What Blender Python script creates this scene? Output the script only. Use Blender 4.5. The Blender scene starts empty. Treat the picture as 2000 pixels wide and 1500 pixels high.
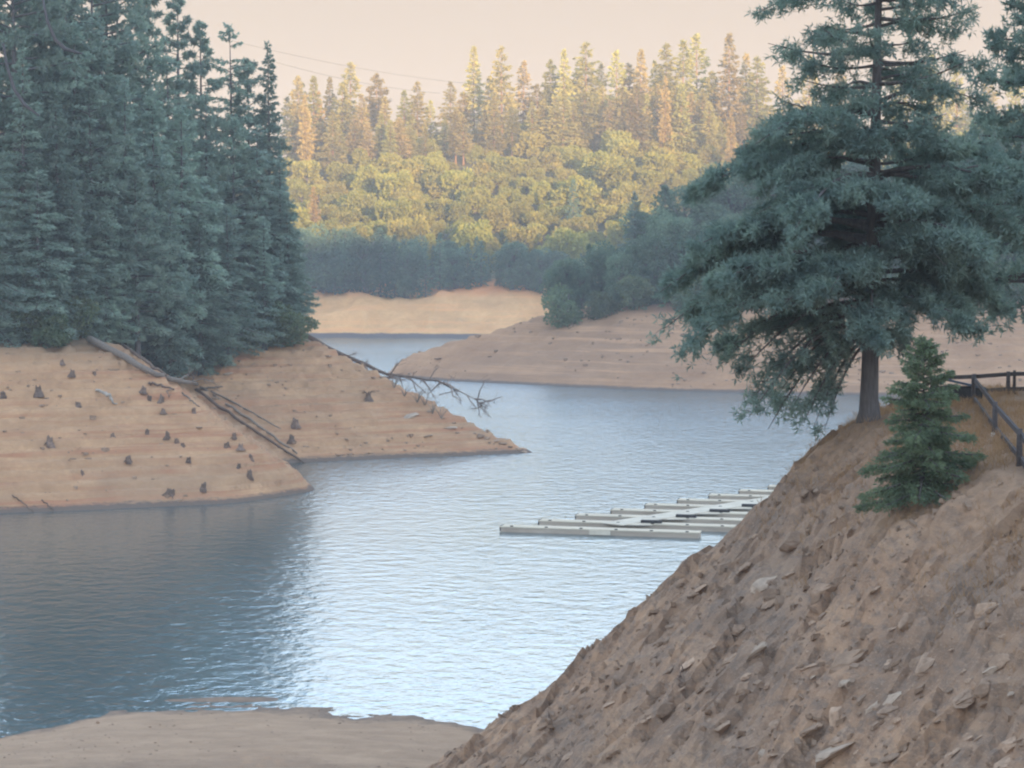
import bpy, math, random
import numpy as np
from math import radians, sin, cos, tan, pi

scene = bpy.context.scene
COL = scene.collection

# ------------------------------------------------------------------ camera
CAM_H, FPX, HORIZON = 25.0, 4000.0, 500.0          # metres above the lake, focal length in photo pixels
PITCH = math.atan((750 - HORIZON) / FPX)
cam_data = bpy.data.cameras.new("camera")
cam = bpy.data.objects.new("camera", cam_data)
COL.objects.link(cam)
cam.location = (0, 0, CAM_H)
cam.rotation_euler = (pi / 2 - PITCH, 0, 0)
cam_data.sensor_width = 36.0
cam_data.lens = 36.0 * FPX / 2000.0
cam_data.clip_end = 6000
scene.camera = cam

# ------------------------------------------------------------------ sun and sky
SUN_EL, SUN_AZ = radians(5.0), radians(20.0)        # low evening sun behind the camera, a little to the right
SUN_DIR = np.array([sin(SUN_AZ) * cos(SUN_EL), -cos(SUN_AZ) * cos(SUN_EL), sin(SUN_EL)])
world = bpy.data.worlds.new("World")
scene.world = world
world.use_nodes = True
nt = world.node_tree
nt.nodes.clear()
out = nt.nodes.new("ShaderNodeOutputWorld")
bg = nt.nodes.new("ShaderNodeBackground")
sky = nt.nodes.new("ShaderNodeTexSky")
sky.sky_type = 'NISHITA'
sky.sun_disc = False
sky.sun_elevation = SUN_EL
sky.sun_rotation = pi - SUN_AZ
sky.air_density, sky.dust_density, sky.ozone_density = 1.0, 1.5, 1.0
tc = nt.nodes.new("ShaderNodeTexCoord")
sp = nt.nodes.new("ShaderNodeSeparateXYZ")
nt.links.new(tc.outputs["Generated"], sp.inputs[0])
# warm horizon, bright band above it added to light the water, same all round
sky_glow = nt.nodes.new("ShaderNodeValToRGB")
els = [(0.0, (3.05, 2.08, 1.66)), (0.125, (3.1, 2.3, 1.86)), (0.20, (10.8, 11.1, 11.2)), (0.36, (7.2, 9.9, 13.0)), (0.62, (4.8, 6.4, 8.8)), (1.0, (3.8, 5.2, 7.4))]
while len(sky_glow.color_ramp.elements) < len(els):
    sky_glow.color_ramp.elements.new(0.5)
for e, (p, c) in zip(sky_glow.color_ramp.elements, els):
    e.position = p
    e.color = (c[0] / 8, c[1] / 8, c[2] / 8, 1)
nt.links.new(sp.outputs["Z"], sky_glow.inputs[0])
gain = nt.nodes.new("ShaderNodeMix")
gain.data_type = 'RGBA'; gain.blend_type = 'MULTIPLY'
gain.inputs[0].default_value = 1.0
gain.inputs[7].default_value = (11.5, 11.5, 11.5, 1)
nt.links.new(sky_glow.outputs[0], gain.inputs[6])
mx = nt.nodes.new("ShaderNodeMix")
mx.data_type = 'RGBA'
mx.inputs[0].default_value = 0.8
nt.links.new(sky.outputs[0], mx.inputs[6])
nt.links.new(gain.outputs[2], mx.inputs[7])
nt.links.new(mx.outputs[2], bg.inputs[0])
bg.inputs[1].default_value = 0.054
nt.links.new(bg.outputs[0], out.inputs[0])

sun_data = bpy.data.lights.new("sun", 'SUN')
sun_data.energy = 5.0
sun_data.angle = radians(0.5)
sun_data.color = (1.0, 0.70, 0.38)
sun = bpy.data.objects.new("sun", sun_data)
COL.objects.link(sun)
from mathutils import Vector
sun.rotation_euler = Vector(SUN_DIR).to_track_quat('Z', 'Y').to_euler()

vs = scene.view_settings
vs.view_transform = 'Standard'
vs.look = 'None'
vs.gamma = 1
vs.use_curve_mapping = False
vs.exposure = 1.6
cy = scene.cycles
cy.use_denoising = True
cy.max_bounces = 6
cy.diffuse_bounces = 3
cy.glossy_bounces = 3
cy.volume_bounces = 1
cy.transmission_bounces = 3
cy.transparent_max_bounces = 4
cy.filter_width = 2.2

# ------------------------------------------------------------------ helpers
def ray(px, py):
    a, b = px - 1000.0, 750.0 - py
    return np.array([a, FPX * cos(PITCH) + b * sin(PITCH), -FPX * sin(PITCH) + b * cos(PITCH)])

def at(px, py, D):
    d = ray(px, py)
    return np.array([0, 0, CAM_H]) + d * (D / d[1])

def on_water(px, py):
    d = ray(px, py)
    return np.array([0, 0, CAM_H]) + d * (-CAM_H / d[2])

def H2(ix, iy, s):
    n = (ix.astype(np.int64) * 374761393 + iy.astype(np.int64) * 668265263 + s * 1442695041) & 0xffffffff
    n = ((n ^ (n >> 13)) * 1274126177) & 0xffffffff
    n = ((n ^ (n >> 16)) * 2246822519) & 0xffffffff
    return ((n ^ (n >> 15)) & 0xffffff) / float(0xffffff)

def vnoise(x, y, s=0):
    ix, iy = np.floor(x), np.floor(y)
    fx, fy = x - ix, y - iy
    fx, fy = fx * fx * (3 - 2 * fx), fy * fy * (3 - 2 * fy)
    a, b, c, d = H2(ix, iy, s), H2(ix + 1, iy, s), H2(ix, iy + 1, s), H2(ix + 1, iy + 1, s)
    return (a * (1 - fx) + b * fx) * (1 - fy) + (c * (1 - fx) + d * fx) * fy - 0.5

def fbm(x, y, o=4, s=0):
    r, a = 0 * x, 1.0
    for i in range(o):
        r = r + a * vnoise(x, y, s + i * 17)
        x, y, a = x * 2.03 + 5.1, y * 2.03 - 3.7, a * 0.5
    return r

def facet(x, y, s=0, tilt=0.5):
    """angular broken-slab relief: the nearest jittered cell gives a tilted plane"""
    ix, iy = np.floor(x), np.floor(y)
    best = np.full(x.shape, 1e9); val = np.zeros(x.shape)
    for dx in (-1, 0, 1):
        for dy in (-1, 0, 1):
            cx, cyy = ix + dx, iy + dy
            ox, oy = cx + H2(cx, cyy, s), cyy + H2(cx, cyy, s + 3)
            d = (x - ox) ** 2 + (y - oy) ** 2
            h = (H2(cx, cyy, s + 7) - 0.5) + tilt * ((x - ox) * (H2(cx, cyy, s + 9) - 0.5) + (y - oy) * (H2(cx, cyy, s + 11) - 0.5)) * 2
            m = d < best
            best = np.where(m, d, best); val = np.where(m, h, val)
    return val

def interp(x, tab):
    t = np.array(tab, float)
    return np.interp(x, t[:, 0], t[:, 1])

def mesh_from(name, V, F, smooth=False):
    V, F = np.asarray(V, np.float32), np.asarray(F, np.int32)
    me = bpy.data.meshes.new(name)
    k = F.shape[1]
    me.vertices.add(len(V)); me.vertices.foreach_set("co", V.ravel())
    me.loops.add(F.size); me.loops.foreach_set("vertex_index", F.ravel())
    me.polygons.add(len(F)); me.polygons.foreach_set("loop_start", np.arange(0, F.size, k, dtype=np.int32))
    me.polygons.foreach_set("use_smooth", np.full(len(F), smooth))
    me.update(calc_edges=True)
    return me

def obj(name, me, mat=None, parent=None, loc=(0, 0, 0), rz=0.0, sc=None):
    o = bpy.data.objects.new(name, me)
    COL.objects.link(o)
    if mat is not None and me is not None and not me.materials:
        me.materials.append(mat)
    o.parent = parent
    o.location = loc
    o.rotation_euler = (0, 0, rz)
    if sc is not None:
        o.scale = (sc, sc, sc) if np.isscalar(sc) else sc
    return o

def tag(o, label=None, cat=None, group=None, kind=None):
    if label: o["label"] = label
    if cat: o["category"] = cat
    if group: o["group"] = group
    if kind: o["kind"] = kind
    return o

class MB:
    """collects vertices and quads"""
    def __init__(self): self.V, self.F, self.n = [], [], 0
    def add(self, V, F):
        V = np.asarray(V, float); F = np.asarray(F, int)
        self.V.append(V); self.F.append(F + self.n); self.n += len(V)
    def tube(self, P, R, k=6, rng=None, rough=0.0):
        P = np.asarray(P, float); n = len(P); R = np.broadcast_to(np.asarray(R, float), (n,))
        T = np.gradient(P, axis=0); T /= np.linalg.norm(T, axis=1)[:, None] + 1e-9
        ref = np.array([0.0, 0, 1]) if abs(T[0][2]) < 0.8 else np.array([1.0, 0, 0])
        U = np.cross(T, ref); U /= np.linalg.norm(U, axis=1)[:, None] + 1e-9
        W = np.cross(T, U)
        a = np.linspace(0, 2 * pi, k, endpoint=False)
        rr = R[:, None] * (1 + (rng.uniform(-rough, rough, (n, k)) if rng is not None else 0))
        V = P[:, None] + rr[..., None] * (np.cos(a)[None, :, None] * U[:, None] + np.sin(a)[None, :, None] * W[:, None])
        V = V.reshape(-1, 3)
        F = [(i * k + j, i * k + (j + 1) % k, (i + 1) * k + (j + 1) % k, (i + 1) * k + j) for i in range(n - 1) for j in range(k)]
        c0, c1 = len(V), len(V) + 1
        V = np.vstack([V, P[:1], P[-1:]])
        F += [(c0, (j + 1) % k, j, c0) for j in range(k)][:0]
        for j in range(0, k, 2):
            F.append((c0, (j + 2) % k, (j + 1) % k, j)); F.append((c1, (n - 1) * k + j, (n - 1) * k + (j + 1) % k, (n - 1) * k + (j + 2) % k))
        self.add(V, F)
    def box(self, c, ax, hx):
        """c centre, ax three unit axes, hx half sizes"""
        c = np.asarray(c, float); ax = np.asarray(ax, float)
        V = [c + sx * hx[0] * ax[0] + sy * hx[1] * ax[1] + sz * hx[2] * ax[2] for sx in (-1, 1) for sy in (-1, 1) for sz in (-1, 1)]
        self.add(V, [(0, 1, 3, 2), (4, 6, 7, 5), (0, 4, 5, 1), (2, 3, 7, 6), (0, 2, 6, 4), (1, 5, 7, 3)])
    def mesh(self, name, smooth=False):
        return mesh_from(name, np.vstack(self.V), np.vstack(self.F), smooth)

# ------------------------------------------------------------------ materials
def nodes(name):
    m = bpy.data.materials.new(name); m.use_nodes = True
    t = m.node_tree
    return m, t, t.nodes["Principled BSDF"]

def ramp(t, cols):
    r = t.nodes.new("ShaderNodeValToRGB")
    while len(r.color_ramp.elements) < len(cols):
        r.color_ramp.elements.new(0.5)
    for e, (p, c) in zip(r.color_ramp.elements, cols):
        e.position = p; e.color = (*c, 1)
    return r

def mixc(t, fac, a, b, mode='MIX'):
    m = t.nodes.new("ShaderNodeMix"); m.data_type = 'RGBA'; m.blend_type = mode
    if isinstance(fac, float): m.inputs[0].default_value = fac
    else: t.links.new(fac, m.inputs[0])
    for s, v in ((6, a), (7, b)):
        if isinstance(v, tuple): m.inputs[s].default_value = (*v, 1)
        else: t.links.new(v, m.inputs[s])
    return m.outputs[2]

def math_n(t, op, a, b=None):
    m = t.nodes.new("ShaderNodeMath"); m.operation = op
    for s, v in ((0, a), (1, b)):
        if v is None: continue
        if isinstance(v, (int, float)): m.inputs[s].default_value = v
        else: t.links.new(v, m.inputs[s])
    return m.outputs[0]

def noise_n(t, vec, scale, detail=5, rough=0.6, mapping=None):
    n = t.nodes.new("ShaderNodeTexNoise")
    n.inputs["Scale"].default_value = scale; n.inputs["Detail"].default_value = detail; n.inputs["Roughness"].default_value = rough
    if mapping is not None:
        mp = t.nodes.new("ShaderNodeMapping"); mp.inputs["Scale"].default_value = mapping[0]
        mp.inputs["Rotation"].default_value = mapping[1] if len(mapping) > 1 else (0, 0, 0)
        t.links.new(vec, mp.inputs[0]); vec = mp.outputs[0]
    t.links.new(vec, n.inputs["Vector"])
    return n.outputs["Fac"]

def bump_n(t, b, h, strength, dist):
    n = t.nodes.new("ShaderNodeBump"); n.inputs["Strength"].default_value = strength; n.inputs["Distance"].default_value = dist
    t.links.new(h, n.inputs["Height"]); t.links.new(n.outputs[0], b.inputs["Normal"])

def bank_material(name, c_dark, c_light, c_band, c_wet, scale, band=1.4, wet_z=0.55, bumpd=0.25, band_f=0.5, soil=None, soil_z=13.0, cover=None, cover_z=19.0):
    """dry lake-bed soil with strand lines along the contours, a wet strip at the water, bare soil above the high-water line"""
    m, t, b = nodes(name)
    g = t.nodes.new("ShaderNodeNewGeometry"); pos = g.outputs["Position"]
    s = t.nodes.new("ShaderNodeSeparateXYZ"); t.links.new(pos, s.inputs[0]); z = s.outputs["Z"]
    n1 = noise_n(t, pos, scale, 8, 0.65)
    n2 = noise_n(t, pos, scale * 6, 6, 0.7)
    base = mixc(t, ramp_out(t, n1, [(0.3, (0, 0, 0)), (0.7, (1, 1, 1))]), c_dark, c_light)
    base = mixc(t, ramp_out(t, n2, [(0.35, (0, 0, 0)), (0.75, (0.55, 0.55, 0.55))]), base, c_dark)
    big = noise_n(t, pos, scale * 0.16, 4, 0.6)
    base = mixc(t, ramp_out(t, big, [(0.45, (0, 0, 0)), (0.62, (0.38,) * 3)]), base, (c_dark[0] * 0.82, c_dark[1] * 0.95, c_dark[2] * 1.12))
    bandn = noise_n(t, pos, band, 5, 0.75, ((0.02, 0.02, 1.0),))
    patch = ramp_out(t, noise_n(t, pos, scale * 0.35, 3, 0.6), [(0.38, (0.15,) * 3), (0.6, (1, 1, 1))])
    base = mixc(t, mixc(t, 1.0, ramp_out(t, bandn, [(0.47, (0, 0, 0)), (0.58, (min(1.0, band_f * 1.6),) * 3)]), patch, 'MULTIPLY'), base, c_band)
    if soil:
        zz = math_n(t, 'ADD', z, math_n(t, 'MULTIPLY', n1, 4.0))
        f = math_n(t, 'MULTIPLY', math_n(t, 'SUBTRACT', zz, soil_z), 0.4)
        cl = t.nodes.new("ShaderNodeClamp"); t.links.new(f, cl.inputs[0])
        base = mixc(t, cl.outputs[0], base, soil)
    if cover:
        cc = t.nodes.new("ShaderNodeClamp"); t.links.new(math_n(t, 'MULTIPLY', math_n(t, 'SUBTRACT', z, cover_z), 0.5), cc.inputs[0])
        base = mixc(t, cc.outputs[0], base, cover)
    wz = math_n(t, 'SUBTRACT', wet_z, math_n(t, 'ADD', z, math_n(t, 'MULTIPLY', math_n(t, 'SUBTRACT', n2, 0.5), 0.7)))
    cw = t.nodes.new("ShaderNodeClamp"); t.links.new(math_n(t, 'MULTIPLY', wz, 4.0), cw.inputs[0])
    base = mixc(t, cw.outputs[0], base, c_wet)
    t.links.new(base, b.inputs["Base Color"])
    b.inputs["Roughness"].default_value = 0.92
    b.inputs["Specular IOR Level"].default_value = 0.2
    bump_n(t, b, n2, 0.7, bumpd)
    return m

def ramp_out(t, fac, cols):
    r = ramp(t, cols); t.links.new(fac, r.inputs[0]); return r.outputs[0]

def simple_material(name, c1, c2, scale=3.0, rough=0.85, bump=0.3, dist=0.05, mapping=None, obj_var=0.0, spec=0.25):
    m, t, b = nodes(name)
    tc = t.nodes.new("ShaderNodeTexCoord"); v = tc.outputs["Object"]
    n = noise_n(t, v, scale, 6, 0.65, mapping)
    c = mixc(t, ramp_out(t, n, [(0.3, (0, 0, 0)), (0.7, (1, 1, 1))]), c1, c2)
    if obj_var:
        oi = t.nodes.new("ShaderNodeObjectInfo")
        hs = t.nodes.new("ShaderNodeHueSaturation"); t.links.new(c, hs.inputs["Color"])
        t.links.new(math_n(t, 'ADD', 1 - obj_var, math_n(t, 'MULTIPLY', oi.outputs["Random"], 2 * obj_var)), hs.inputs["Value"])
        c = hs.outputs[0]
    t.links.new(c, b.inputs["Base Color"])
    b.inputs["Roughness"].default_value = rough
    b.inputs["Specular IOR Level"].default_value = spec
    if bump: bump_n(t, b, n, bump, dist)
    return m

def foliage_material(name, c1, c2, scale, var=0.3, hue=0.03):
    m, t, b = nodes(name)
    tc = t.nodes.new("ShaderNodeTexCoord")
    n = noise_n(t, tc.outputs["Object"], scale, 4, 0.7)
    c = mixc(t, ramp_out(t, n, [(0.32, (0, 0, 0)), (0.68, (1, 1, 1))]), c1, c2)
    oi = t.nodes.new("ShaderNodeObjectInfo")
    hs = t.nodes.new("ShaderNodeHueSaturation"); t.links.new(c, hs.inputs["Color"])
    t.links.new(math_n(t, 'ADD', 1 - var, math_n(t, 'MULTIPLY', oi.outputs["Random"], 2 * var)), hs.inputs["Value"])
    fr = math_n(t, 'FRACT', math_n(t, 'MULTIPLY', oi.outputs["Random"], 7.31))
    t.links.new(math_n(t, 'ADD', 0.5 - hue, math_n(t, 'MULTIPLY', fr, 2 * hue)), hs.inputs["Hue"])
    dif = t.nodes.new("ShaderNodeBsdfDiffuse"); tr = t.nodes.new("ShaderNodeBsdfTranslucent"); ad = t.nodes.new("ShaderNodeAddShader")
    t.links.new(hs.outputs[0], dif.inputs[0])
    t.links.new(mixc(t, 1.0, hs.outputs[0], (0.85, 0.95, 0.8), 'MULTIPLY'), tr.inputs[0])
    t.links.new(dif.outputs[0], ad.inputs[0]); t.links.new(tr.outputs[0], ad.inputs[1])
    t.links.new(ad.outputs[0], t.nodes["Material Output"].inputs["Surface"])
    t.nodes.remove(b)
    return m

SAND = bank_material("sand_bank", (0.41, 0.232, 0.126), (0.64, 0.375, 0.202), (0.42, 0.180, 0.095), (0.17, 0.12, 0.09), 0.25, band=1.6, soil=(0.20, 0.135, 0.08), soil_z=15.0)
SPIT = bank_material("spit_soil", (0.31, 0.170, 0.095), (0.50, 0.285, 0.155), (0.53, 0.30, 0.165), (0.16, 0.115, 0.09), 0.12, band=0.9, soil=(0.24, 0.13, 0.085), soil_z=15.0)
CUTBANK = bank_material("cut_bank", (0.62, 0.32, 0.135), (0.95, 0.55, 0.24), (0.86, 0.43, 0.175), (0.15, 0.12, 0.11), 0.11, band=0.7, wet_z=1.3, bumpd=0.9, band_f=0.5, soil=(0.72, 0.29, 0.11), soil_z=13.5, cover=(0.13, 0.105, 0.05), cover_z=16.0)
HILL = simple_material("hill_floor", (0.09, 0.075, 0.04), (0.16, 0.12, 0.06), 0.1, bump=0.2)
BARK = simple_material("bark", (0.085, 0.075, 0.075), (0.18, 0.155, 0.145), 2.5, mapping=((4, 4, 0.6),), bump=0.8, dist=0.08)
BARK_RED = simple_material("bark_red", (0.16, 0.09, 0.055), (0.30, 0.17, 0.10), 1.2, mapping=((3, 3, 0.5),), bump=0.5)
DEADWOOD = simple_material("dead_wood", (0.15, 0.12, 0.095), (0.32, 0.25, 0.20), 2.0, mapping=((3, 3, 3),), bump=0.6, obj_var=0.25)
PALEWOOD = simple_material("bleached_wood", (0.28, 0.24, 0.20), (0.50, 0.43, 0.36), 2.0, bump=0.5)
STUMPWOOD = simple_material("stump_wood", (0.12, 0.08, 0.06), (0.26, 0.175, 0.13), 2.5, bump=0.8, obj_var=0.3)
ROCK = simple_material("rock", (0.26, 0.175, 0.12), (0.46, 0.31, 0.21), 1.5, bump=0.7, dist=0.08, obj_var=0.3)
PALEROCK = simple_material("pale_rock", (0.31, 0.23, 0.17), (0.48, 0.36, 0.265), 1.5, bump=0.6, obj_var=0.15)
FENCEWOOD = simple_material("fence_wood", (0.055, 0.047, 0.048), (0.115, 0.098, 0.095), 3.0, mapping=((1, 1, 4),), bump=0.4)
DOCKTOP = simple_material("dock_deck", (0.55, 0.45, 0.33), (0.74, 0.62, 0.46), 0.7, mapping=((0.5, 3, 1),), bump=0.2)
DOCKSIDE = simple_material("dock_skirt", (0.36, 0.28, 0.21), (0.50, 0.40, 0.31), 0.8, mapping=((0.4, 1, 2),), bump=0.2)
DOCKWALK = simple_material("dock_walkway", (0.56, 0.47, 0.36), (0.72, 0.62, 0.48), 0.7, bump=0.1)
RUBBER_AND_SHADE = simple_material("rubber_and_shade", (0.02, 0.02, 0.022), (0.05, 0.045, 0.045), 3, bump=0.1)
WIRE = simple_material("wire", (0.12, 0.11, 0.11), (0.16, 0.15, 0.15), 3, bump=0)
LIDBLUE = simple_material("faded_blue_lid", (0.07, 0.10, 0.14), (0.11, 0.14, 0.18), 3, bump=0.1)
WHITEPAINT = simple_material("white_paint", (0.55, 0.52, 0.48), (0.72, 0.70, 0.66), 8, bump=0.1)
GRASSDRY = foliage_material("dry_grass_blades", (0.17, 0.10, 0.055), (0.26, 0.165, 0.09), 0.8, 0.1, 0.01)
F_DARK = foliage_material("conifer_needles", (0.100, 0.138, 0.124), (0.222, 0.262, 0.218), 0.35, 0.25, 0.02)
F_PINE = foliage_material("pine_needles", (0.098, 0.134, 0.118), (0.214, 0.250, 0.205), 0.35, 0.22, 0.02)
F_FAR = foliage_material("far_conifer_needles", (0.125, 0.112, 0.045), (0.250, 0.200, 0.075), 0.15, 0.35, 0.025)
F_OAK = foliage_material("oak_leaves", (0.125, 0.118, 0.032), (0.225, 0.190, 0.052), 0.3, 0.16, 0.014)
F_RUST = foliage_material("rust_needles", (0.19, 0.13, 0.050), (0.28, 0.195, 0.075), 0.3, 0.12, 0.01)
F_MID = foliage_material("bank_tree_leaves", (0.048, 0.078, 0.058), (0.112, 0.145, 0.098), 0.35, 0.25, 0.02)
F_SHRUB = foliage_material("shrub_leaves", (0.055, 0.080, 0.050), (0.120, 0.140, 0.080), 0.6, 0.25, 0.03)
F_MAIN = foliage_material("near_tree_needles", (0.078, 0.112, 0.108), (0.172, 0.212, 0.178), 0.7, 0.02, 0.005)
F_FIR = foliage_material("young_fir_needles", (0.062, 0.088, 0.062), (0.142, 0.168, 0.100), 1.0, 0.02, 0.005)

# foreground slope: broken rock, brown soil, dry grass towards the terrace
def near_material():
    m, t, b = nodes("rocky_slope")
    g = t.nodes.new("ShaderNodeNewGeometry"); pos = g.outputs["Position"]
    s = t.nodes.new("ShaderNodeSeparateXYZ"); t.links.new(pos, s.inputs[0])
    n1 = noise_n(t, pos, 0.35, 8, 0.65, ((1, 0.5, 1.3), (0, 0.5, 0.5)))
    n2 = noise_n(t, pos, 2.2, 8, 0.7, ((1, 0.45, 1.6), (0, 0.6, 0.6)))
    n3 = noise_n(t, pos, 9.0, 4, 0.7)
    c = ramp_out(t, n1, [(0.28, (0.205, 0.130, 0.086)), (0.5, (0.37, 0.228, 0.142)), (0.72, (0.52, 0.325, 0.195))])
    n0 = noise_n(t, pos, 0.13, 4, 0.6, ((1, 0.7, 1),))
    c = mixc(t, ramp_out(t, n0, [(0.42, (0, 0, 0)), (0.62, (0.55,) * 3)]), c, (0.20, 0.152, 0.118))
    c = mixc(t, ramp_out(t, n2, [(0.38, (0.75,) * 3), (0.55, (0, 0, 0))]), c, (0.19, 0.14, 0.108))
    c = mixc(t, ramp_out(t, n3, [(0.55, (0, 0, 0)), (0.8, (0.6,) * 3)]), c, (0.62, 0.44, 0.31))
    # dry orange grass soil on the upper bank
    gz_ = math_n(t, 'ADD', s.outputs["Z"], math_n(t, 'MULTIPLY', n1, 6.0))
    cl = t.nodes.new("ShaderNodeClamp"); t.links.new(math_n(t, 'MULTIPLY', math_n(t, 'SUBTRACT', gz_, 18.2), 0.35), cl.inputs[0])
    c = mixc(t, math_n(t, 'MULTIPLY', cl.outputs[0], 0.85), c, ramp_out(t, n2, [(0.3, (0.26, 0.165, 0.105)), (0.7, (0.40, 0.25, 0.155))]))
    # silt beach
    cb = t.nodes.new("ShaderNodeClamp")
    t.links.new(math_n(t, 'MULTIPLY', math_n(t, 'SUBTRACT', 1.15, math_n(t, 'ADD', s.outputs["Z"], math_n(t, 'MULTIPLY', math_n(t, 'SUBTRACT', n2, 0.5), 0.9))), 2.5), cb.inputs[0])
    beach = ramp_out(t, noise_n(t, pos, 0.5, 7, 0.7, ((0.7, 1.6, 1),)), [(0.3, (0.35, 0.228, 0.148)), (0.7, (0.49, 0.325, 0.21))])
    c = mixc(t, cb.outputs[0], c, beach)
    cw = t.nodes.new("ShaderNodeClamp")
    t.links.new(math_n(t, 'MULTIPLY', math_n(t, 'SUBTRACT', 0.13, math_n(t, 'ADD', s.outputs["Z"], math_n(t, 'MULTIPLY', math_n(t, 'SUBTRACT', n2, 0.5), 0.22))), 7.0), cw.inputs[0])
    c = mixc(t, math_n(t, 'MULTIPLY', cw.outputs[0], 0.8), c, (0.15, 0.115, 0.095))
    t.links.new(c, b.inputs["Base Color"])
    b.inputs["Roughness"].default_value = 0.92
    b.inputs["Specular IOR Level"].default_value = 0.2
    bump_n(t, b, math_n(t, 'ADD', n2, math_n(t, 'MULTIPLY', n3, 0.5)), 0.8, 0.12)
    return m
NEARMAT = near_material()

def water_material():
    m, t, b = nodes("lake_water")
    g = t.nodes.new("ShaderNodeNewGeometry"); pos = g.outputs["Position"]
    n1 = noise_n(t, pos, 1.0, 3, 0.6, ((0.55, 0.62, 1), (0, 0, 0.5)))
    n2 = noise_n(t, pos, 1.0, 2, 0.5, ((1.9, 2.3, 1), (0, 0, -0.3)))
    h = math_n(t, 'ADD', n1, math_n(t, 'MULTIPLY', n2, 0.22))
    # patches of calmer and livelier water
    p = noise_n(t, pos, 0.03, 3, 0.5, ((0.6, 1.5, 1),))
    h = math_n(t, 'MULTIPLY', h, math_n(t, 'ADD', 0.55, math_n(t, 'MULTIPLY', p, 0.9)))
    # the breeze reaches the open water beyond the points more than the sheltered cove
    sx = t.nodes.new("ShaderNodeSeparateXYZ"); t.links.new(pos, sx.inputs[0])
    wind = t.nodes.new("ShaderNodeMapRange"); wind.inputs["From Min"].default_value = 190; wind.inputs["From Max"].default_value = 400
    wind.inputs["To Min"].default_value = 1.0; wind.inputs["To Max"].default_value = 3.6
    t.links.new(sx.outputs["Y"], wind.inputs["Value"])
    h = math_n(t, 'MULTIPLY', h, wind.outputs[0])
    b.inputs["Base Color"].default_value = (0.050, 0.078, 0.080, 1)      # silty reservoir water
    b.inputs["Roughness"].default_value = 0.17
    b.inputs["IOR"].default_value = 1.45
    bump_n(t, b, h, 1.0, 0.115)
    gl = t.nodes.new("ShaderNodeBsdfGlossy"); gl.inputs["Roughness"].default_value = 0.17; gl.inputs["Color"].default_value = (0.76, 0.90, 1.0, 1)
    t.links.new(b.inputs["Normal"].links[0].from_socket, gl.inputs["Normal"])
    ms = t.nodes.new("ShaderNodeMixShader"); ms.inputs[0].default_value = 0.42
    o_ = t.nodes["Material Output"]
    t.links.new(b.outputs[0], ms.inputs[1]); t.links.new(gl.outputs[0], ms.inputs[2]); t.links.new(ms.outputs[0], o_.inputs["Surface"])
    return m
WATER = water_material()

# ------------------------------------------------------------------ terrain functions
XE = [(-20, 36), (0, 34), (20, 30), (40, 24), (50, 20), (58, 17), (65, 15.7), (75, 14.9), (86, 14.9), (92, 17), (98, 19.5), (107, 22.8), (115, 28), (130, 40)]
FACE = [(-60, -14), (-24, 0.0), (-22, 0.9), (-18, 3.3), (-13.5, 6.3), (-10.5, 9.0), (-7.7, 11.6), (-5.3, 13.5), (-4.05, 15.0), (-2.1, 16.5), (-0.3, 17.9), (1.5, 18.35), (40, 19.5)]
SHORE = [(-60, 100), (-34, 104), (-27, 108.5), (-20, 112), (-13, 112.6), (-5.5, 110), (-1.8, 107.2), (4, 109), (60, 118)]

def near_z(x, y, detail=True):
    wob = 0.9 * fbm(x * 0.12, y * 0.12, 3, 5) if detail else 0
    u = x - np.interp(y, *np.array(XE).T) + wob
    z = np.interp(u, *np.array(FACE).T)
    z = np.where(y > 101, z - 0.55 * np.maximum(0, y - 101) * np.clip((u + 12) / 10, 0, 1), z)
    beach = 0.055 * (np.interp(x, *np.array(SHORE).T) - y) + ((0.28 * fbm(x * 0.09, y * 0.16, 3, 8)) * np.clip((np.interp(x, *np.array(SHORE).T) - y) / 6, 0, 1) + 0.10 * fbm(x * 0.35, y * 0.6, 4, 18) + 0.05 * fbm(x * 1.3, y * 2.0, 3, 28) - 0.5 * np.clip((-22 - x) / 8, 0, 1) * np.clip((y - 100) / 6, 0, 1) if detail else 0)
    beach = np.where(y < 60, 2.75, beach)
    bar = 0.045 + (0.03 * fbm(x * 0.5, y * 1.2, 3, 19) if detail else 0) - 0.020 * ((y - 114.3 - 0.05 * (x + 16)) ** 2) * 4 - 0.004 * (x + 16.2) ** 2
    beach = np.maximum(beach, bar)
    beach = np.maximum(beach, -2.0 - 0 * x)
    r = np.sqrt(x * x + y * y)
    knoll = 23.3 - 0.36 * np.maximum(0, r - 1.5)
    if detail:
        rock = np.clip((z - 0.4) / 2.5, 0, 1) * np.clip((0.8 - u) / 2.5, 0.15, 1)
        c, s_ = cos(0.6), sin(0.6)
        xr, yr = x * c + y * s_, -x * s_ + y * c
        wx, wy = 0.9 * vnoise(x * 0.6, y * 0.6, 2), 0.9 * vnoise(x * 0.6, y * 0.6, 4)
        d = 0.75 * facet(xr * 0.20 + wx * 0.2, yr * 0.42 + wy * 0.3, 3, 0.8) + 0.33 * facet(xr * 0.6 + wx, yr * 1.25 + wy, 13, 0.7) + 0.10 * facet(xr * 1.9 + wx, yr * 3.1, 23, 0.7) + 0.42 * fbm(x * 0.8, y * 0.8, 5, 31)
        z = z + rock * d + 0.10 * fbm(x * 0.7, y * 0.7, 4, 41) * np.clip((z - 1) / 3, 0, 1)
    return np.maximum(np.maximum(z, beach), knoll)

def edge(x, y, P, Q, s):
    dx, dy = Q[0] - P[0], Q[1] - P[1]; l = math.hypot(dx, dy)
    return s * ((x - P[0]) * -dy + (y - P[1]) * dx) / l

def softmin(a, b, k=1.0):
    h = np.clip(0.5 + 0.5 * (b - a) / k, 0, 1)
    return b * (1 - h) + a * h - k * h * (1 - h)

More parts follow.
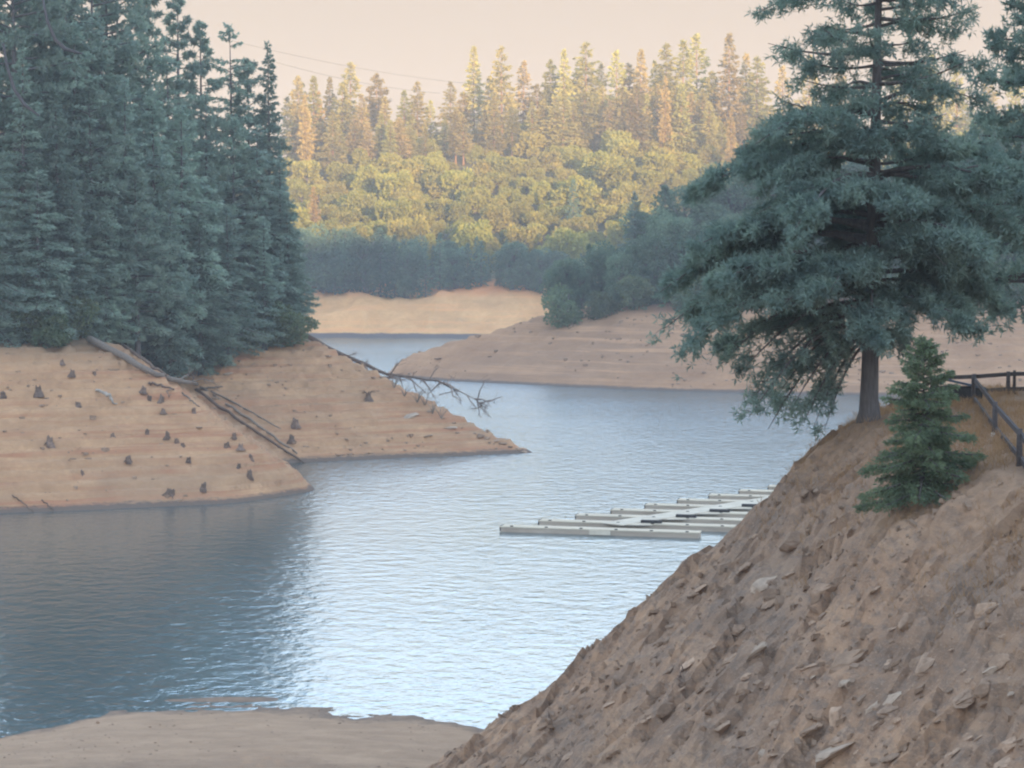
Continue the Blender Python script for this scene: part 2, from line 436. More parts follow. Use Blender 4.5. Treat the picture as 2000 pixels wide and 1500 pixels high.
def strand(z, amp=0.10, step=0.9):
    """low wave-cut steps along the old water lines"""
    return z + amp * np.sin(2 * pi * z / step) * np.clip(z / 1.0, 0, 1) + 0.6 * amp * np.sin(2 * pi * z / (step * 0.41) + 1.3) * np.clip(z, 0, 1)

def left_z(x, y, detail=True):
    w = 1.1 * fbm(x * 0.06, y * 0.06, 3, 51) if detail else 0
    a = softmin(edge(x, y, (-49.5, 198), (-28, 206), 0.42), edge(x, y, (-28, 206), (-20.9, 217.4), 0.8), 1.2)
    t = -0.815 * (x + 20.9) + 0.58 * (y - 217.4); p = 0.58 * (x + 20.9) + 0.815 * (y - 217.4)
    a = softmin(a, 0.49 * t - 0.55 * p, 0.8)
    b = edge(x, y, (-25.9, 247), (2.9, 260), 0.40)
    t = -0.8 * (x - 2.9) + 0.6 * (y - 260); p = 0.6 * (x - 2.9) + 0.8 * (y - 260)
    b = softmin(b, 0.355 * t - 0.9 * p, 0.5)
    z = np.maximum(a, b)
    z = np.where(z > 14, 14 + 0.42 * (z - 14), z)
    z = np.minimum(z, 40)
    if detail:
        k = np.clip(z / 1.5, 0, 1)
        z = z + k * (w + 0.45 * fbm(x * 0.35, y * 0.35, 5, 61) + 0.30 * facet(x * 0.5, y * 0.5, 71, 0.6) * np.clip((z - 5) / 6, 0.15, 1))
        z = strand(z, 0.25)
        z = np.where(z < 0.6, z + 0.5 * (fbm(x * 0.25, y * 0.25, 3, 81)) * np.clip(z + 1, 0, 1) * 0.5, z)
    return np.maximum(z, -3)

MFRONT = [(-34, 446), (-28.5, 438), (-23, 423), (-12, 409), (0, 400), (24, 382), (59, 368), (90, 361), (200, 345)]
MRIDGE = [(-40, -6), (-28.5, 0), (-25, 2.6), (-22, 4.5), (-15, 6.6), (-4, 9.4), (2, 11.5), (6.5, 13.6), (15, 15), (40, 21), (120, 32), (260, 40)]
def mid_z(x, y, detail=True):
    w = 0.9 * fbm(x * 0.05, y * 0.05, 3, 91) if detail else 0
    f = 0.34 * (y - np.interp(x, *np.array(MFRONT).T))
    r = np.interp(x, *np.array(MRIDGE).T) - np.interp(x, [8, 45], [0.55, -0.1]) * (y - 432)
    r = np.where((y < 432) & (x < 45), np.interp(x, *np.array(MRIDGE).T) + 0.02 * (432 - y), r)
    z = softmin(f, r, 1.2)
    z = np.where(z > 14, 14 + 0.5 * (z - 14), z)
    if detail:
        k = np.clip(z / 1.5, 0, 1)
        z = z + k * (w + 0.6 * fbm(x * 0.2, y * 0.2, 4, 95) + 0.45 * facet(x * 0.22, y * 0.22, 97, 0.6) * np.clip((z - 4) / 4, 0, 1))
        z = strand(z, 0.16, 1.3)
    return np.maximum(z, -3)

FCREST = [(-300, 58), (-130, 60), (-85, 64), (-30, 72), (20, 76), (90, 70), (160, 64), (300, 60)]
def far_z(x, y, detail=True):
    w0 = 5.0 * fbm(x * 0.03, 0 * y, 3, 101) if detail else 0
    yy = y - w0
    prof = np.interp(yy, [560, 625, 640, 655, 660, 690, 885, 960, 1100], [-6, 0, 5.5, 11.2, 14.0, 19, 74, 84, 88])
    crest = np.interp(x, *np.array(FCREST).T) / 74.0
    z = np.where(prof > 19, 19 + (prof - 19) * (crest * 74 - 19) / 55.0, prof)
    if detail:
        k = np.clip(z / 2.0, 0, 1)
        gul = np.abs(fbm(x * 0.10, y * 0.03, 3, 111)) * 6.0 * np.clip(z / 6, 0, 1) * np.clip((26 - z) / 10, 0, 1)
        z = z - gul + k * (0.8 * fbm(x * 0.12, y * 0.12, 4, 121)) + 6 * fbm(x * 0.012, y * 0.012, 3, 131) * np.clip((z - 25) / 30, 0, 1)
    return np.maximum(z, -3)

def gz(x, y):
    x, y = np.atleast_1d(np.asarray(x, float)), np.atleast_1d(np.asarray(y, float))
    if y[0] < 150: return float(near_z(x, y)[0])
    if y[0] < 350: return float(left_z(x, y)[0])
    if y[0] < 560: return float(mid_z(x, y)[0])
    return float(far_z(x, y)[0])

def on_ground(px, py, fn, d0, d1, n=1500):
    """first point where the sight line through a pixel meets a terrain"""
    D = np.linspace(d0, d1, n); r = ray(px, py)
    x, y, z = r[0] / r[1] * D, D, CAM_H + r[2] / r[1] * D
    h = fn(x, y)
    k = np.argmax(h >= z)
    return np.array([x[k], y[k], h[k]])

def grid_obj(name, fn, xs, ys, mat, smooth=True):
    X, Y = np.meshgrid(xs, ys)
    Z = fn(X, Y)
    V = np.stack([X, Y, Z], -1).reshape(-1, 3)
    nx, ny = len(xs), len(ys)
    i = np.arange(ny - 1)[:, None] * nx + np.arange(nx - 1)[None]
    F = np.stack([i, i + 1, i + nx + 1, i + nx], -1).reshape(-1, 4)
    keep = (Z.reshape(-1)[F] > -2.9).any(1)
    F = F[keep]
    used = np.unique(F); rm = np.full(len(V), -1); rm[used] = np.arange(len(used))
    o = obj(name, mesh_from(name, V[used], rm[F], smooth), mat)
    return tag(o, kind="structure")

ax = np.arange
ground = obj("ground", mesh_from("ground", [(-1400, -1000, -5), (1400, -1000, -5), (1400, 1500, -5), (-1400, 1500, -5)], [(0, 1, 2, 3)]), HILL)
tag(ground, kind="structure")
lake = obj("water", mesh_from("water", [(-600, 20, 0), (600, 20, 0), (600, 800, 0), (-600, 800, 0)], [(0, 1, 2, 3)]), WATER)
tag(lake, kind="structure")
grid_obj("bank_foreground", near_z, np.concatenate([ax(-45, -30, 1.0), ax(-30, 26, 0.2), ax(26, 60, 1.5)]), np.concatenate([ax(-20, 44, 2.0), ax(44, 118, 0.2), ax(118, 150, 2.0)]), NEARMAT, smooth=False)
grid_obj("bank_left", left_z, np.concatenate([ax(-160, -75, 2.0), ax(-75, 8, 0.4)]), np.concatenate([ax(150, 192, 2.0), ax(192, 300, 0.4), ax(300, 400, 2.0)]), SAND)
grid_obj("bank_middle", mid_z, np.concatenate([ax(-40, 110, 0.8), ax(110, 300, 4.0)]), np.concatenate([ax(330, 450, 0.8), ax(450, 600, 4.0)]), SPIT)
grid_obj("bank_far", far_z, np.concatenate([ax(-320, -110, 5.0), ax(-110, 120, 1.2), ax(120, 420, 5.0)]), np.concatenate([ax(590, 665, 1.0), ax(665, 1100, 5.0)]), CUTBANK)

# the wooded ridge behind the viewer, which keeps the cove in evening shade
def ridge_behind():
    a = np.linspace(-900, 900, 120); b = np.linspace(-260, 260, 40)
    A, B = np.meshgrid(a, b)
    sh = np.array([sin(SUN_AZ), -cos(SUN_AZ)]); pr = np.array([cos(SUN_AZ), sin(SUN_AZ)])
    X = sh[0] * (350 + B) + pr[0] * A; Y = sh[1] * (350 + B) + pr[1] * A
    Z = 122 * np.exp(-(B / 120.0) ** 2) * np.clip((900 - np.abs(A)) / 300, 0, 1) ** 0.5 + 9 * fbm(X * 0.03, Y * 0.03, 4, 141) + 4 * fbm(X * 0.15, Y * 0.15, 2, 145) - 5
    V = np.stack([X, Y, Z], -1).reshape(-1, 3); nx = 120
    i = np.arange(39)[:, None] * nx + np.arange(119)[None]
    F = np.stack([i, i + 1, i + nx + 1, i + nx], -1).reshape(-1, 4)
    tag(obj("hill", mesh_from("hill", V, F, True), HILL), kind="structure")
ridge_behind()

ORD = ("first second third fourth fifth sixth seventh eighth ninth tenth eleventh twelfth thirteenth fourteenth fifteenth sixteenth seventeenth eighteenth nineteenth twentieth "
       "twenty-first twenty-second twenty-third twenty-fourth twenty-fifth twenty-sixth twenty-seventh twenty-eighth twenty-ninth thirtieth thirty-first thirty-second thirty-third thirty-fourth thirty-fifth thirty-sixth thirty-seventh thirty-eighth").split()

# ------------------------------------------------------------------ vegetation meshes
def unit(v):
    return v / (np.linalg.norm(v, axis=-1, keepdims=True) + 1e-9)

def sprays(P, D, L, W, rng):
    """leaf sprays: slender four-cornered blades"""
    n = len(P); D = unit(D)
    S = unit(np.cross(D, rng.normal(size=(n, 3))))
    L, W = np.broadcast_to(L, (n,))[:, None], np.broadcast_to(W, (n,))[:, None]
    bend = rng.normal(size=(n, 3)) * 0.12 * L
    mid = P + D * L * 0.5 + bend
    V = np.stack([P, mid + S * W / 2, P + D * L, mid - S * W / 2], 1).reshape(-1, 3)
    F = np.arange(4 * n).reshape(-1, 4)
    return V, F

def conifer(seed, H, R, t0=0.12, nb=90, per=60, droop=0.25, sl=0.9, sw=0.35, tuft=0, power=0.85, gap=0.0, skirt=0.6, trunk_r=None):
    """returns (wood MB, foliage MB) of one conifer of height H"""
    rng = np.random.default_rng(seed)
    wood, leaf = MB(), MB()
    tr = trunk_r or H * 0.014
    zz = np.linspace(-0.8, H * 0.985, 12)
    lean = rng.normal(size=2) * 0.006 * H
    tp = np.stack([lean[0] * (zz / H) ** 2, lean[1] * (zz / H) ** 2, zz], 1)
    wood.tube(tp, tr * (1 - 0.96 * np.clip(zz / H, 0, 1)) * (1 + 0.5 * np.exp(-np.clip(zz, 0, None) / (0.03 * H))), 7, rng, 0.05)
    ts = t0 + (1 - t0) * np.linspace(0, 0.985, nb) ** 0.95
    for i, t in enumerate(ts):
        if rng.random() < gap: continue
        q = (1 - t) / (1 - t0)
        L = R * (q ** power * (skirt + (1 - skirt) * min(1, (t - t0) / 0.18 + 0.15)) + 0.03) * rng.uniform(0.62, 1.18)
        az = i * 2.39996 + rng.normal() * 0.4
        el = (-0.15 + 0.75 * t ** 2) + rng.normal() * 0.1
        hd = np.array([cos(az), sin(az), 0.0]); side = np.array([-sin(az), cos(az), 0.0])
        base = np.array([lean[0] * t * t, lean[1] * t * t, t * H])
        def pt(u):
            u = np.asarray(u)[..., None]
            return base + hd * (u * L * cos(el)) + np.array([0, 0, 1.0]) * (u * L * sin(el) - droop * L * u ** 2 + 0.35 * droop * L * u ** 4)
        uu = np.linspace(0, 1, 4)
        wood.tube(pt(uu), np.linspace(0.022, 0.006, 4) * L + 0.012, 4)
        n = max(8, int(per * (L / R) ** 1.3))
        if tuft:
            u = rng.uniform(0.30, 1.03, n) ** 0.8
            lat = rng.normal(size=n) * 0.20 * L * (1.15 - u * 0.6)
            C = pt(u) + side * lat[:, None] + rng.normal(size=(n, 3)) * np.array([0.03, 0.03, 0.06]) * L
            C = np.repeat(C, tuft, 0); m = len(C)
            D = unit(rng.normal(size=(m, 3)) + hd * 0.5 + np.array([0, 0, 0.35]))
            V, F = sprays(C - D * 0.1 * sl, D, sl * rng.uniform(0.6, 1.2, m), sw, rng)
        else:
            u = rng.uniform(0.10, 1.04, n)
            sg = np.where(rng.random(n) < 0.5, -1, 1)
            wmax = 0.30 * L * (1.05 - u) ** 0.7 + 0.04 * L
            lat = rng.uniform(0, 1, n) * wmax * sg
            C = pt(u) + side * lat[:, None] + np.array([0, 0, 1]) * (rng.normal(size=n) * 0.035 * L - 0.25 * np.abs(lat))[:, None]
            D = hd * 0.8 + side * (sg * 0.75)[:, None] + rng.normal(size=(n, 3)) * 0.4 + np.array([0, 0, -0.25])
            V, F = sprays(C, D, sl * rng.uniform(0.6, 1.3, n) * (0.6 + 0.4 * L / R), sw * rng.uniform(0.7, 1.2, n), rng)
        leaf.add(V, F)
    # leader
    n = 40
    C = np.stack([rng.normal(size=n) * 0.05, rng.normal(size=n) * 0.05, H * rng.uniform(0.93, 0.99, n)], 1) + np.array([lean[0], lean[1], 0])
    V, F = sprays(C, rng.normal(size=(n, 3)) * 0.5 + np.array([0, 0, 0.8]), sl * 0.8, sw * 0.7, rng)
    leaf.add(V, F)
    return wood, leaf

def broadleaf(seed, H, R, n=2600, lobes=16, leaf_s=0.8, low=0.12):
    """round oak-like crown built from many lobes of leaf clumps"""
    rng = np.random.default_rng(seed)
    wood, leaf = MB(), MB()
    wood.tube([(0, 0, -0.8), (0.05 * R, 0, 0.2 * H), (0.0, 0.06 * R, 0.5 * H), (0.1 * R, 0, 0.8 * H)], [0.05 * H, 0.04 * H, 0.028 * H, 0.01 * H], 6)
    cs = []
    for k in range(lobes):
        a = rng.uniform(0, 2 * pi); zf = rng.uniform(low, 0.86)
        rr = R * 0.72 * math.sqrt(max(0.05, 1 - ((zf - 0.45) / 0.55) ** 2)) * rng.uniform(0.35, 1.0)
        c = np.array([cos(a) * rr, sin(a) * rr, zf * H]); cs.append(c)
        wood.tube([(0, 0, max(0.15, zf - 0.3) * H), 0.6 * c + np.array([0, 0, 0.28 * zf * H]), c], [0.02 * H, 0.012 * H, 0.006 * H], 4)
        m = n // lobes
        d = unit(rng.normal(size=(m, 3)) + np.array([0, 0, 0.25]))
        rl = R * rng.uniform(0.26, 0.42)
        P = c + d * (rl * rng.uniform(0.55, 1.08, m) ** 0.6)[:, None] * np.array([1, 1, 0.8])
        V, F = sprays(P, unit(d * 0.6 + rng.normal(size=(m, 3)) * 0.8), leaf_s * rng.uniform(0.6, 1.2, m), leaf_s * 0.75, rng)
        leaf.add(V, F)
    return wood, leaf

class Proto:
    def __init__(self, name, pair, wood_mat, leaf_mat, H):
        self.wood = pair[0].mesh(name + "_trunk", True); self.leaf = pair[1].mesh(name + "_crown")
        self.wood.materials.append(wood_mat); self.leaf.materials.append(leaf_mat); self.H = H

def plant(proto, name, x, y, h, rz, label, cat, group=None, wide=1.0, z=None, leaf_name="crown", wood_name="trunk"):
    z = gz(x, y) if z is None else z
    e = bpy.data.objects.new(name, None); COL.objects.link(e); e.empty_display_size = 0.5
    e.location = (x, y, z - 0.05); e.rotation_euler = (0, 0, rz)
    s = h / proto.H; e.scale = (s * wide, s * wide, s)
    tag(e, label, cat, group)
    obj(wood_name, proto.wood, None, e); obj(leaf_name, proto.leaf, None, e)
    return e

P_FIR = [Proto("fir", conifer(10 + i, 36, (6.4, 7.6, 5.8)[i], 0.05, (120, 96, 130)[i], 300, (0.24, 0.32, 0.15)[i], 0.85, 0.24, power=(0.72, 0.6, 0.85)[i], gap=(0.04, 0.12, 0.08)[i]), BARK, F_DARK, 36) for i in range(3)]
P_PINE = [Proto("pine", conifer(20 + i, 36, (6.6, 7.6, 6.0)[i], 0.20, 80, 40, 0.05, 0.75, 0.17, tuft=12, power=0.5, gap=0.12), BARK, F_PINE, 36) for i in range(3)]
P_OPEN = [Proto("open_pine", conifer(30 + i, 38, 4.6, 0.30, 64, 26, 0.05, 0.75, 0.18, tuft=12, power=0.55, gap=0.12), BARK, F_PINE, 38) for i in range(2)]
P_FARC = [Proto("far_conifer", conifer(40 + i, 40, 8.0 - 0.7 * i, (0.10, 0.22, 0.15, 0.30)[i], 80, 62, 0.18, 2.0, 0.85, power=(0.8, 0.65, 0.9, 0.55)[i], gap=(0.05, 0.15, 0.05, 0.2)[i]), BARK_RED, F_FAR, 40) for i in range(4)]
P_FARD = [Proto("shade_conifer", conifer(50 + i, 24, 4.6, 0.05, 60, 42, 0.2, 1.5, 0.6, power=0.75), BARK, F_MID, 24) for i in range(3)]
P_OAK = [Proto("oak", broadleaf(60 + i, 9, (6.5, 5.4, 7.2, 6.0)[i], 2200, (15, 9, 20, 12)[i], 0.95), BARK, F_OAK, 9) for i in range(4)]
P_RUST = Proto("rust_pine", conifer(70, 34, 4.2, 0.12, 60, 46, 0.2, 1.7, 0.7, power=0.5), BARK_RED, F_RUST, 34)
P_SHRUB = [Proto("shrub", broadleaf(80 + i, 4.5, 3.2, 2600, 14, 0.38, 0.04), BARK, F_SHRUB, 4.5) for i in range(3)]
P_MIDT = [Proto("bay_tree", broadleaf(90 + i, 17, (7.5, 6.2, 6.8)[i], 9000, (26, 34, 40)[i], 0.55, 0.06), BARK, F_MID, 17) for i in range(3)]

R_ = random.Random(4)
def by_pixel(px, D, top_py):
    """world position and height of a tree seen at pixel column px, distance D, with its top at pixel row top_py"""
    p = at(px, top_py, D); z = gz(p[0], p[1])
    return p[0], p[1], max(3.0, p[2] - z)

# --- left bank forest
def left_forest():
    lab = {"fir": "dark dense fir in the shaded forest covering the left bank", "pine": "dark shaded pine with tufted boughs in the left bank forest"}
    rows = [  # column, top row, distance, kind
        (-30, -200, 250, "fir"), (25, -230, 246, "pine"), (75, -220, 256, "fir"), (128, -230, 254, "fir"), (172, -200, 262, "pine"), (205, -170, 266, "fir"), (100, -120, 264, "pine"), (232, -60, 270, "pine"),
        (40, 90, 240, "fir"), (110, 180, 243, "fir"), (178, 170, 249, "pine"), (240, 150, 255, "fir"), (300, 170, 262, "fir"), (352, 200, 268, "fir"),
        (402, 180, 275, "fir"), (455, 230, 281, "pine"), (500, 240, 283, "fir"), (546, 300, 285, "fir"), (562, 390, 284, "fir"),
        (70, 330, 238, "fir"), (140, 350, 242, "fir"), (205, 380, 247, "fir"), (265, 330, 252, "pine"), (330, 370, 259, "fir"), (390, 400, 266, "fir"), (445, 400, 272, "fir"), (515, 420, 278, "fir"),
        (548, 470, 282, "fir"), (-20, 260, 236, "fir"), (250, 30, 272, "fir"), (140, 40, 250, "fir"), (330, 110, 276, "fir"), (60, 20, 262, "pine"), (200, 60, 259, "fir")]
    for i, (px, top, D, k) in enumerate(rows):
        x, y, h = by_pixel(px, D, top)
        h = min(h, 51)
        pr = (P_FIR if k == "fir" else P_PINE)[i % 3]
        plant(pr, "fir_tree" if k == "fir" else "pine_tree", x, y, h, R_.uniform(0, 6.28), lab[k], "tree", "firs of the left bank forest" if k == "fir" else "pines of the left bank forest", R_.uniform(0.95, 1.2) * (36.0 / h) ** 0.2)
    sky_line = [
        (285, -45, 280, P_OPEN[0], "tall thin pine, sky showing through its sparse crown, cut off by the picture's top", 1.0),
        (345, -10, 284, P_OPEN[1], "sparse open pine whose ragged crown stands second behind the left forest's edge", 1.05),
        (392, 42, 286, P_OPEN[0], "open pine with round tufts of needles left of the pointed skyline fir", 1.0),
        (452, 44, 289, P_FIR[1], "pointed dark fir on the skyline between open pine and thin-topped conifer", 0.85),
        (525, 78, 290, P_FIR[2], "conifer with a thin bare spire marking the right end of the left forest", 0.8),
        (486, 120, 292, P_PINE[1], "lower bushy pine tucked between the two pointed conifers of the left skyline", 0.9)]
    for i, (px, top, D, pr, l, wd) in enumerate(sky_line):
        x, y, h = by_pixel(px, D, top)
        plant(pr, "skyline_conifer", x, y, h, R_.uniform(0, 6.28), l, "tree", None, wd)
    # shrubs along the high-water line
    for i, px in enumerate(range(92, 572, 26)):
        py = interp(px, [(-20, 668), (90, 655), (150, 640), (230, 625), (300, 632), (420, 640), (560, 640), (600, 640)]) + R_.uniform(-12, 8)
        p = on_ground(px + R_.uniform(-8, 8), py + 14, left_z, 190, 330)
        plant(P_SHRUB[i % 3], "shrub", p[0], p[1] - 1.5, R_.uniform(3.2, 5.6), R_.uniform(0, 6.28), "leafy green shrub at the foot of the left forest, %s from the left" % ORD[i], "shrub", "shrubs along the left high-water line", R_.uniform(0.9, 1.3))
left_forest()

# --- wooded middle bank, right of the water
def middle_forest():
    tops = [(1108, 500), (1150, 478), (1196, 470), (1240, 372), (1268, 400), (1300, 365), (1345, 345), (1392, 330), (1432, 318), (1480, 290), (1530, 285), (1580, 290), (1640, 285),
            (1690, 290), (1745, 295), (1800, 270), (1850, 250), (1905, 230), (1960, 215), (2010, 200)]
    for i, (px, top) in enumerate(tops):
        D = interp(px, [(1100, 436), (1250, 455), (1450, 470), (2000, 480)])
        x, y, h = by_pixel(px, D, top)
        if top == 372 and px == 1240:
            plant(P_FIR[0], "fir_tree", x, y, h, 1.0, "single pointed fir rising above the rounded trees of the middle bank", "tree", None, 1.1)
        else:
            plant((P_MIDT[i % 3], P_FARD[(i // 2) % 3])[i % 2], "bank_tree", x, y, h, R_.uniform(0, 6.28), "tall shaded tree at the back of the middle bank wood", "tree", "trees at the back of the middle bank", R_.uniform(0.85, 1.1))
    for i in range(26):
        px = 1105 + i * 36 + R_.uniform(-8, 8)
        D = interp(px, [(1100, 430), (1160, 428), (1300, 428), (2000, 430)]) + R_.uniform(-3, 8)
        top = interp(px, [(1100, 505), (1200, 475), (1300, 440), (1500, 400), (2000, 380)]) + R_.uniform(-25, 25)
        x, y, h = by_pixel(px, D, top)
        plant(P_MIDT[i % 3], "bank_tree", x, y, h, R_.uniform(0, 6.28), "rounded dark tree at the front edge of the middle bank wood", "tree", "trees along the front of the middle bank", R_.uniform(0.9, 1.2))
    for i in range(16):
        px = 1112 + i * 58 + R_.uniform(-10, 10)
        x, y, h = by_pixel(px, interp(px, [(1100, 424), (2000, 415)]) + R_.uniform(-3, 5), 500)
        plant(P_SHRUB[i % 3], "shrub", x, y, R_.uniform(5, 8), R_.uniform(0, 6.28), "dark low shrub fringing the top of the bare middle bank", "shrub", "shrubs fringing the middle bank")
middle_forest()

# --- far shore
def far_forest():
    # shaded belt just above the far cut bank
    for i in range(40):
        row = i % 2
        px = 566 + (i // 2) * 29 + row * 14 + R_.uniform(-6, 6)
        D = 664 + 13 * row + R_.uniform(-3, 3)
        top = interp(px, [(560, 445), (800, 452), (1000, 475), (1150, 485)]) + R_.uniform(-10, 28)
        x, y, h = by_pixel(px, D, top)
        pr = P_FARD[i % 3] if R_.random() < 0.55 else P_MIDT[i % 3]
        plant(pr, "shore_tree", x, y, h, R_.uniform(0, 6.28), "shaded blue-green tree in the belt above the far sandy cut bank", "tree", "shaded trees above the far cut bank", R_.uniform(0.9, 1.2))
    # sunlit oak slope
    n = 0
    for r in range(14):
        D = 694 + r * 14
        for c in range(26):
            px = 556 + c * 56 + (r % 2) * 28 + R_.uniform(-16, 16)
            if px > 2010 or (r < 10 and px > 1210 + r * 28) or (px > 1480 and r < 11): continue
            y = D + R_.uniform(-4, 4); x = (px - 1000) / FPX * y
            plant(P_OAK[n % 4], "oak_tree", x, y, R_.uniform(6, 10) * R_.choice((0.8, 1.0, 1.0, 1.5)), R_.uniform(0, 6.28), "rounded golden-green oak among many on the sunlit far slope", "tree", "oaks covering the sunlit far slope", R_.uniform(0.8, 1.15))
            n += 1
    named = {925: "tall layered conifer, left of the pair that tops the far skyline gap", 980: "tall full conifer, right of the layered one on the far skyline",
             683: "lone slim spire rising over the low far skyline near the left forest", 735: "sunlit bushy-topped conifer on the low left part of the far ridge",
             1145: "ragged bare-topped conifer standing tallest in mid ridge", 1425: "broad conifer alone against the sky beside the near pine's crown",
             1362: "tallest conifer of the dense stand on the right of the far ridge"}
    tops = [(562, 190), (582, 150), (612, 150), (643, 152), (668, 165), (683, 123), (706, 185), (735, 145), (752, 190), (790, 178), (815, 160), (840, 196), (880, 160), (905, 180),
            (925, 92), (955, 150), (980, 92), (1022, 120), (1050, 165), (1075, 118), (1102, 98), (1125, 140), (1145, 84), (1175, 125), (1205, 100), (1228, 125), (1252, 98), (1278, 120),
            (1302, 86), (1335, 80), (1362, 68), (1390, 140), (1425, 68), (1456, 106), (1478, 112),
            (1530, 130), (1580, 110), (1640, 140), (1760, 130), (1820, 110), (1870, 140), (1930, 150), (1985, 140)]
    for i, (px, top) in enumerate(tops):
        D = 882 + R_.uniform(-14, 14)
        x, y, h = by_pixel(px, D, top)
        pr = P_FARC[(i * 7 + i // 3) % 4]
        l = named.get(px, "%s skyline conifer along the far ridge, counted right from the left forest" % ORD[i] if i < 35 else "far sunlit conifer glimpsed through the near pine's crown")
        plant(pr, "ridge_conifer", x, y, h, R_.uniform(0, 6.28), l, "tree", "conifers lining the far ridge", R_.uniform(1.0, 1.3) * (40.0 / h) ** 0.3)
    front = [(575, 235), (600, 260), (628, 240), (664, 250), (720, 240), (762, 235), (800, 245), (868, 230), (890, 215), (948, 215), (1000, 210), (1040, 200), (1085, 190), (1120, 200),
             (1160, 190), (1190, 195), (1232, 190), (1265, 185), (1318, 170), (1350, 180), (1385, 200), (1410, 240), (1450, 210), (1560, 230), (1650, 240), (1900, 240), (590, 205), (650, 215), (692, 225), (745, 225), (780, 230), (830, 250), (905, 225), (965, 190), (1062, 195), (1100, 175), (1140, 175), (1178, 170), (1215, 170), (1245, 165), (1285, 165), (1330, 165), (1372, 175), (1395, 225)]
    for i, (px, top) in enumerate(front):
        D = 858 + R_.uniform(-12, 8)
        x, y, h = by_pixel(px, D, top)
        plant(P_FARC[(i * 5 + 1) % 4], "slope_conifer", x, y, h, R_.uniform(0, 6.28), "mid-height conifer standing just below the far ridge line", "tree", "conifers below the far ridge", R_.uniform(1.2, 1.5))
    for px, top, D, l in [(596, 185, 842, "rusty orange conifer on the far slope hard against the left forest"), (622, 178, 870, "small reddish-topped dead conifer on the far ridge near the left forest"),
                          (612, 365, 745, "small golden conical tree low on the far slope beside the left forest"), (1300, 150, 846, "slender orange-barked conifer dropping its sunlit trunk to the far slope"),
                          (1428, 215, 820, "orange sunlit tree framed between ridge trees and the near pine")]:
        x, y, h = by_pixel(px, D, top)
        plant(P_RUST, "rust_conifer", x, y, h, R_.uniform(0, 6.28), l, "tree", None, 1.1 if h < 25 else 0.75)
    tr = by_pixel(1120, 735, 352)
    plant(P_FARD[1], "small_conifer", tr[0], tr[1], tr[2], 0, "small dark conifer standing alone in the middle of the golden oak slope", "tree", None, 0.9)
far_forest()

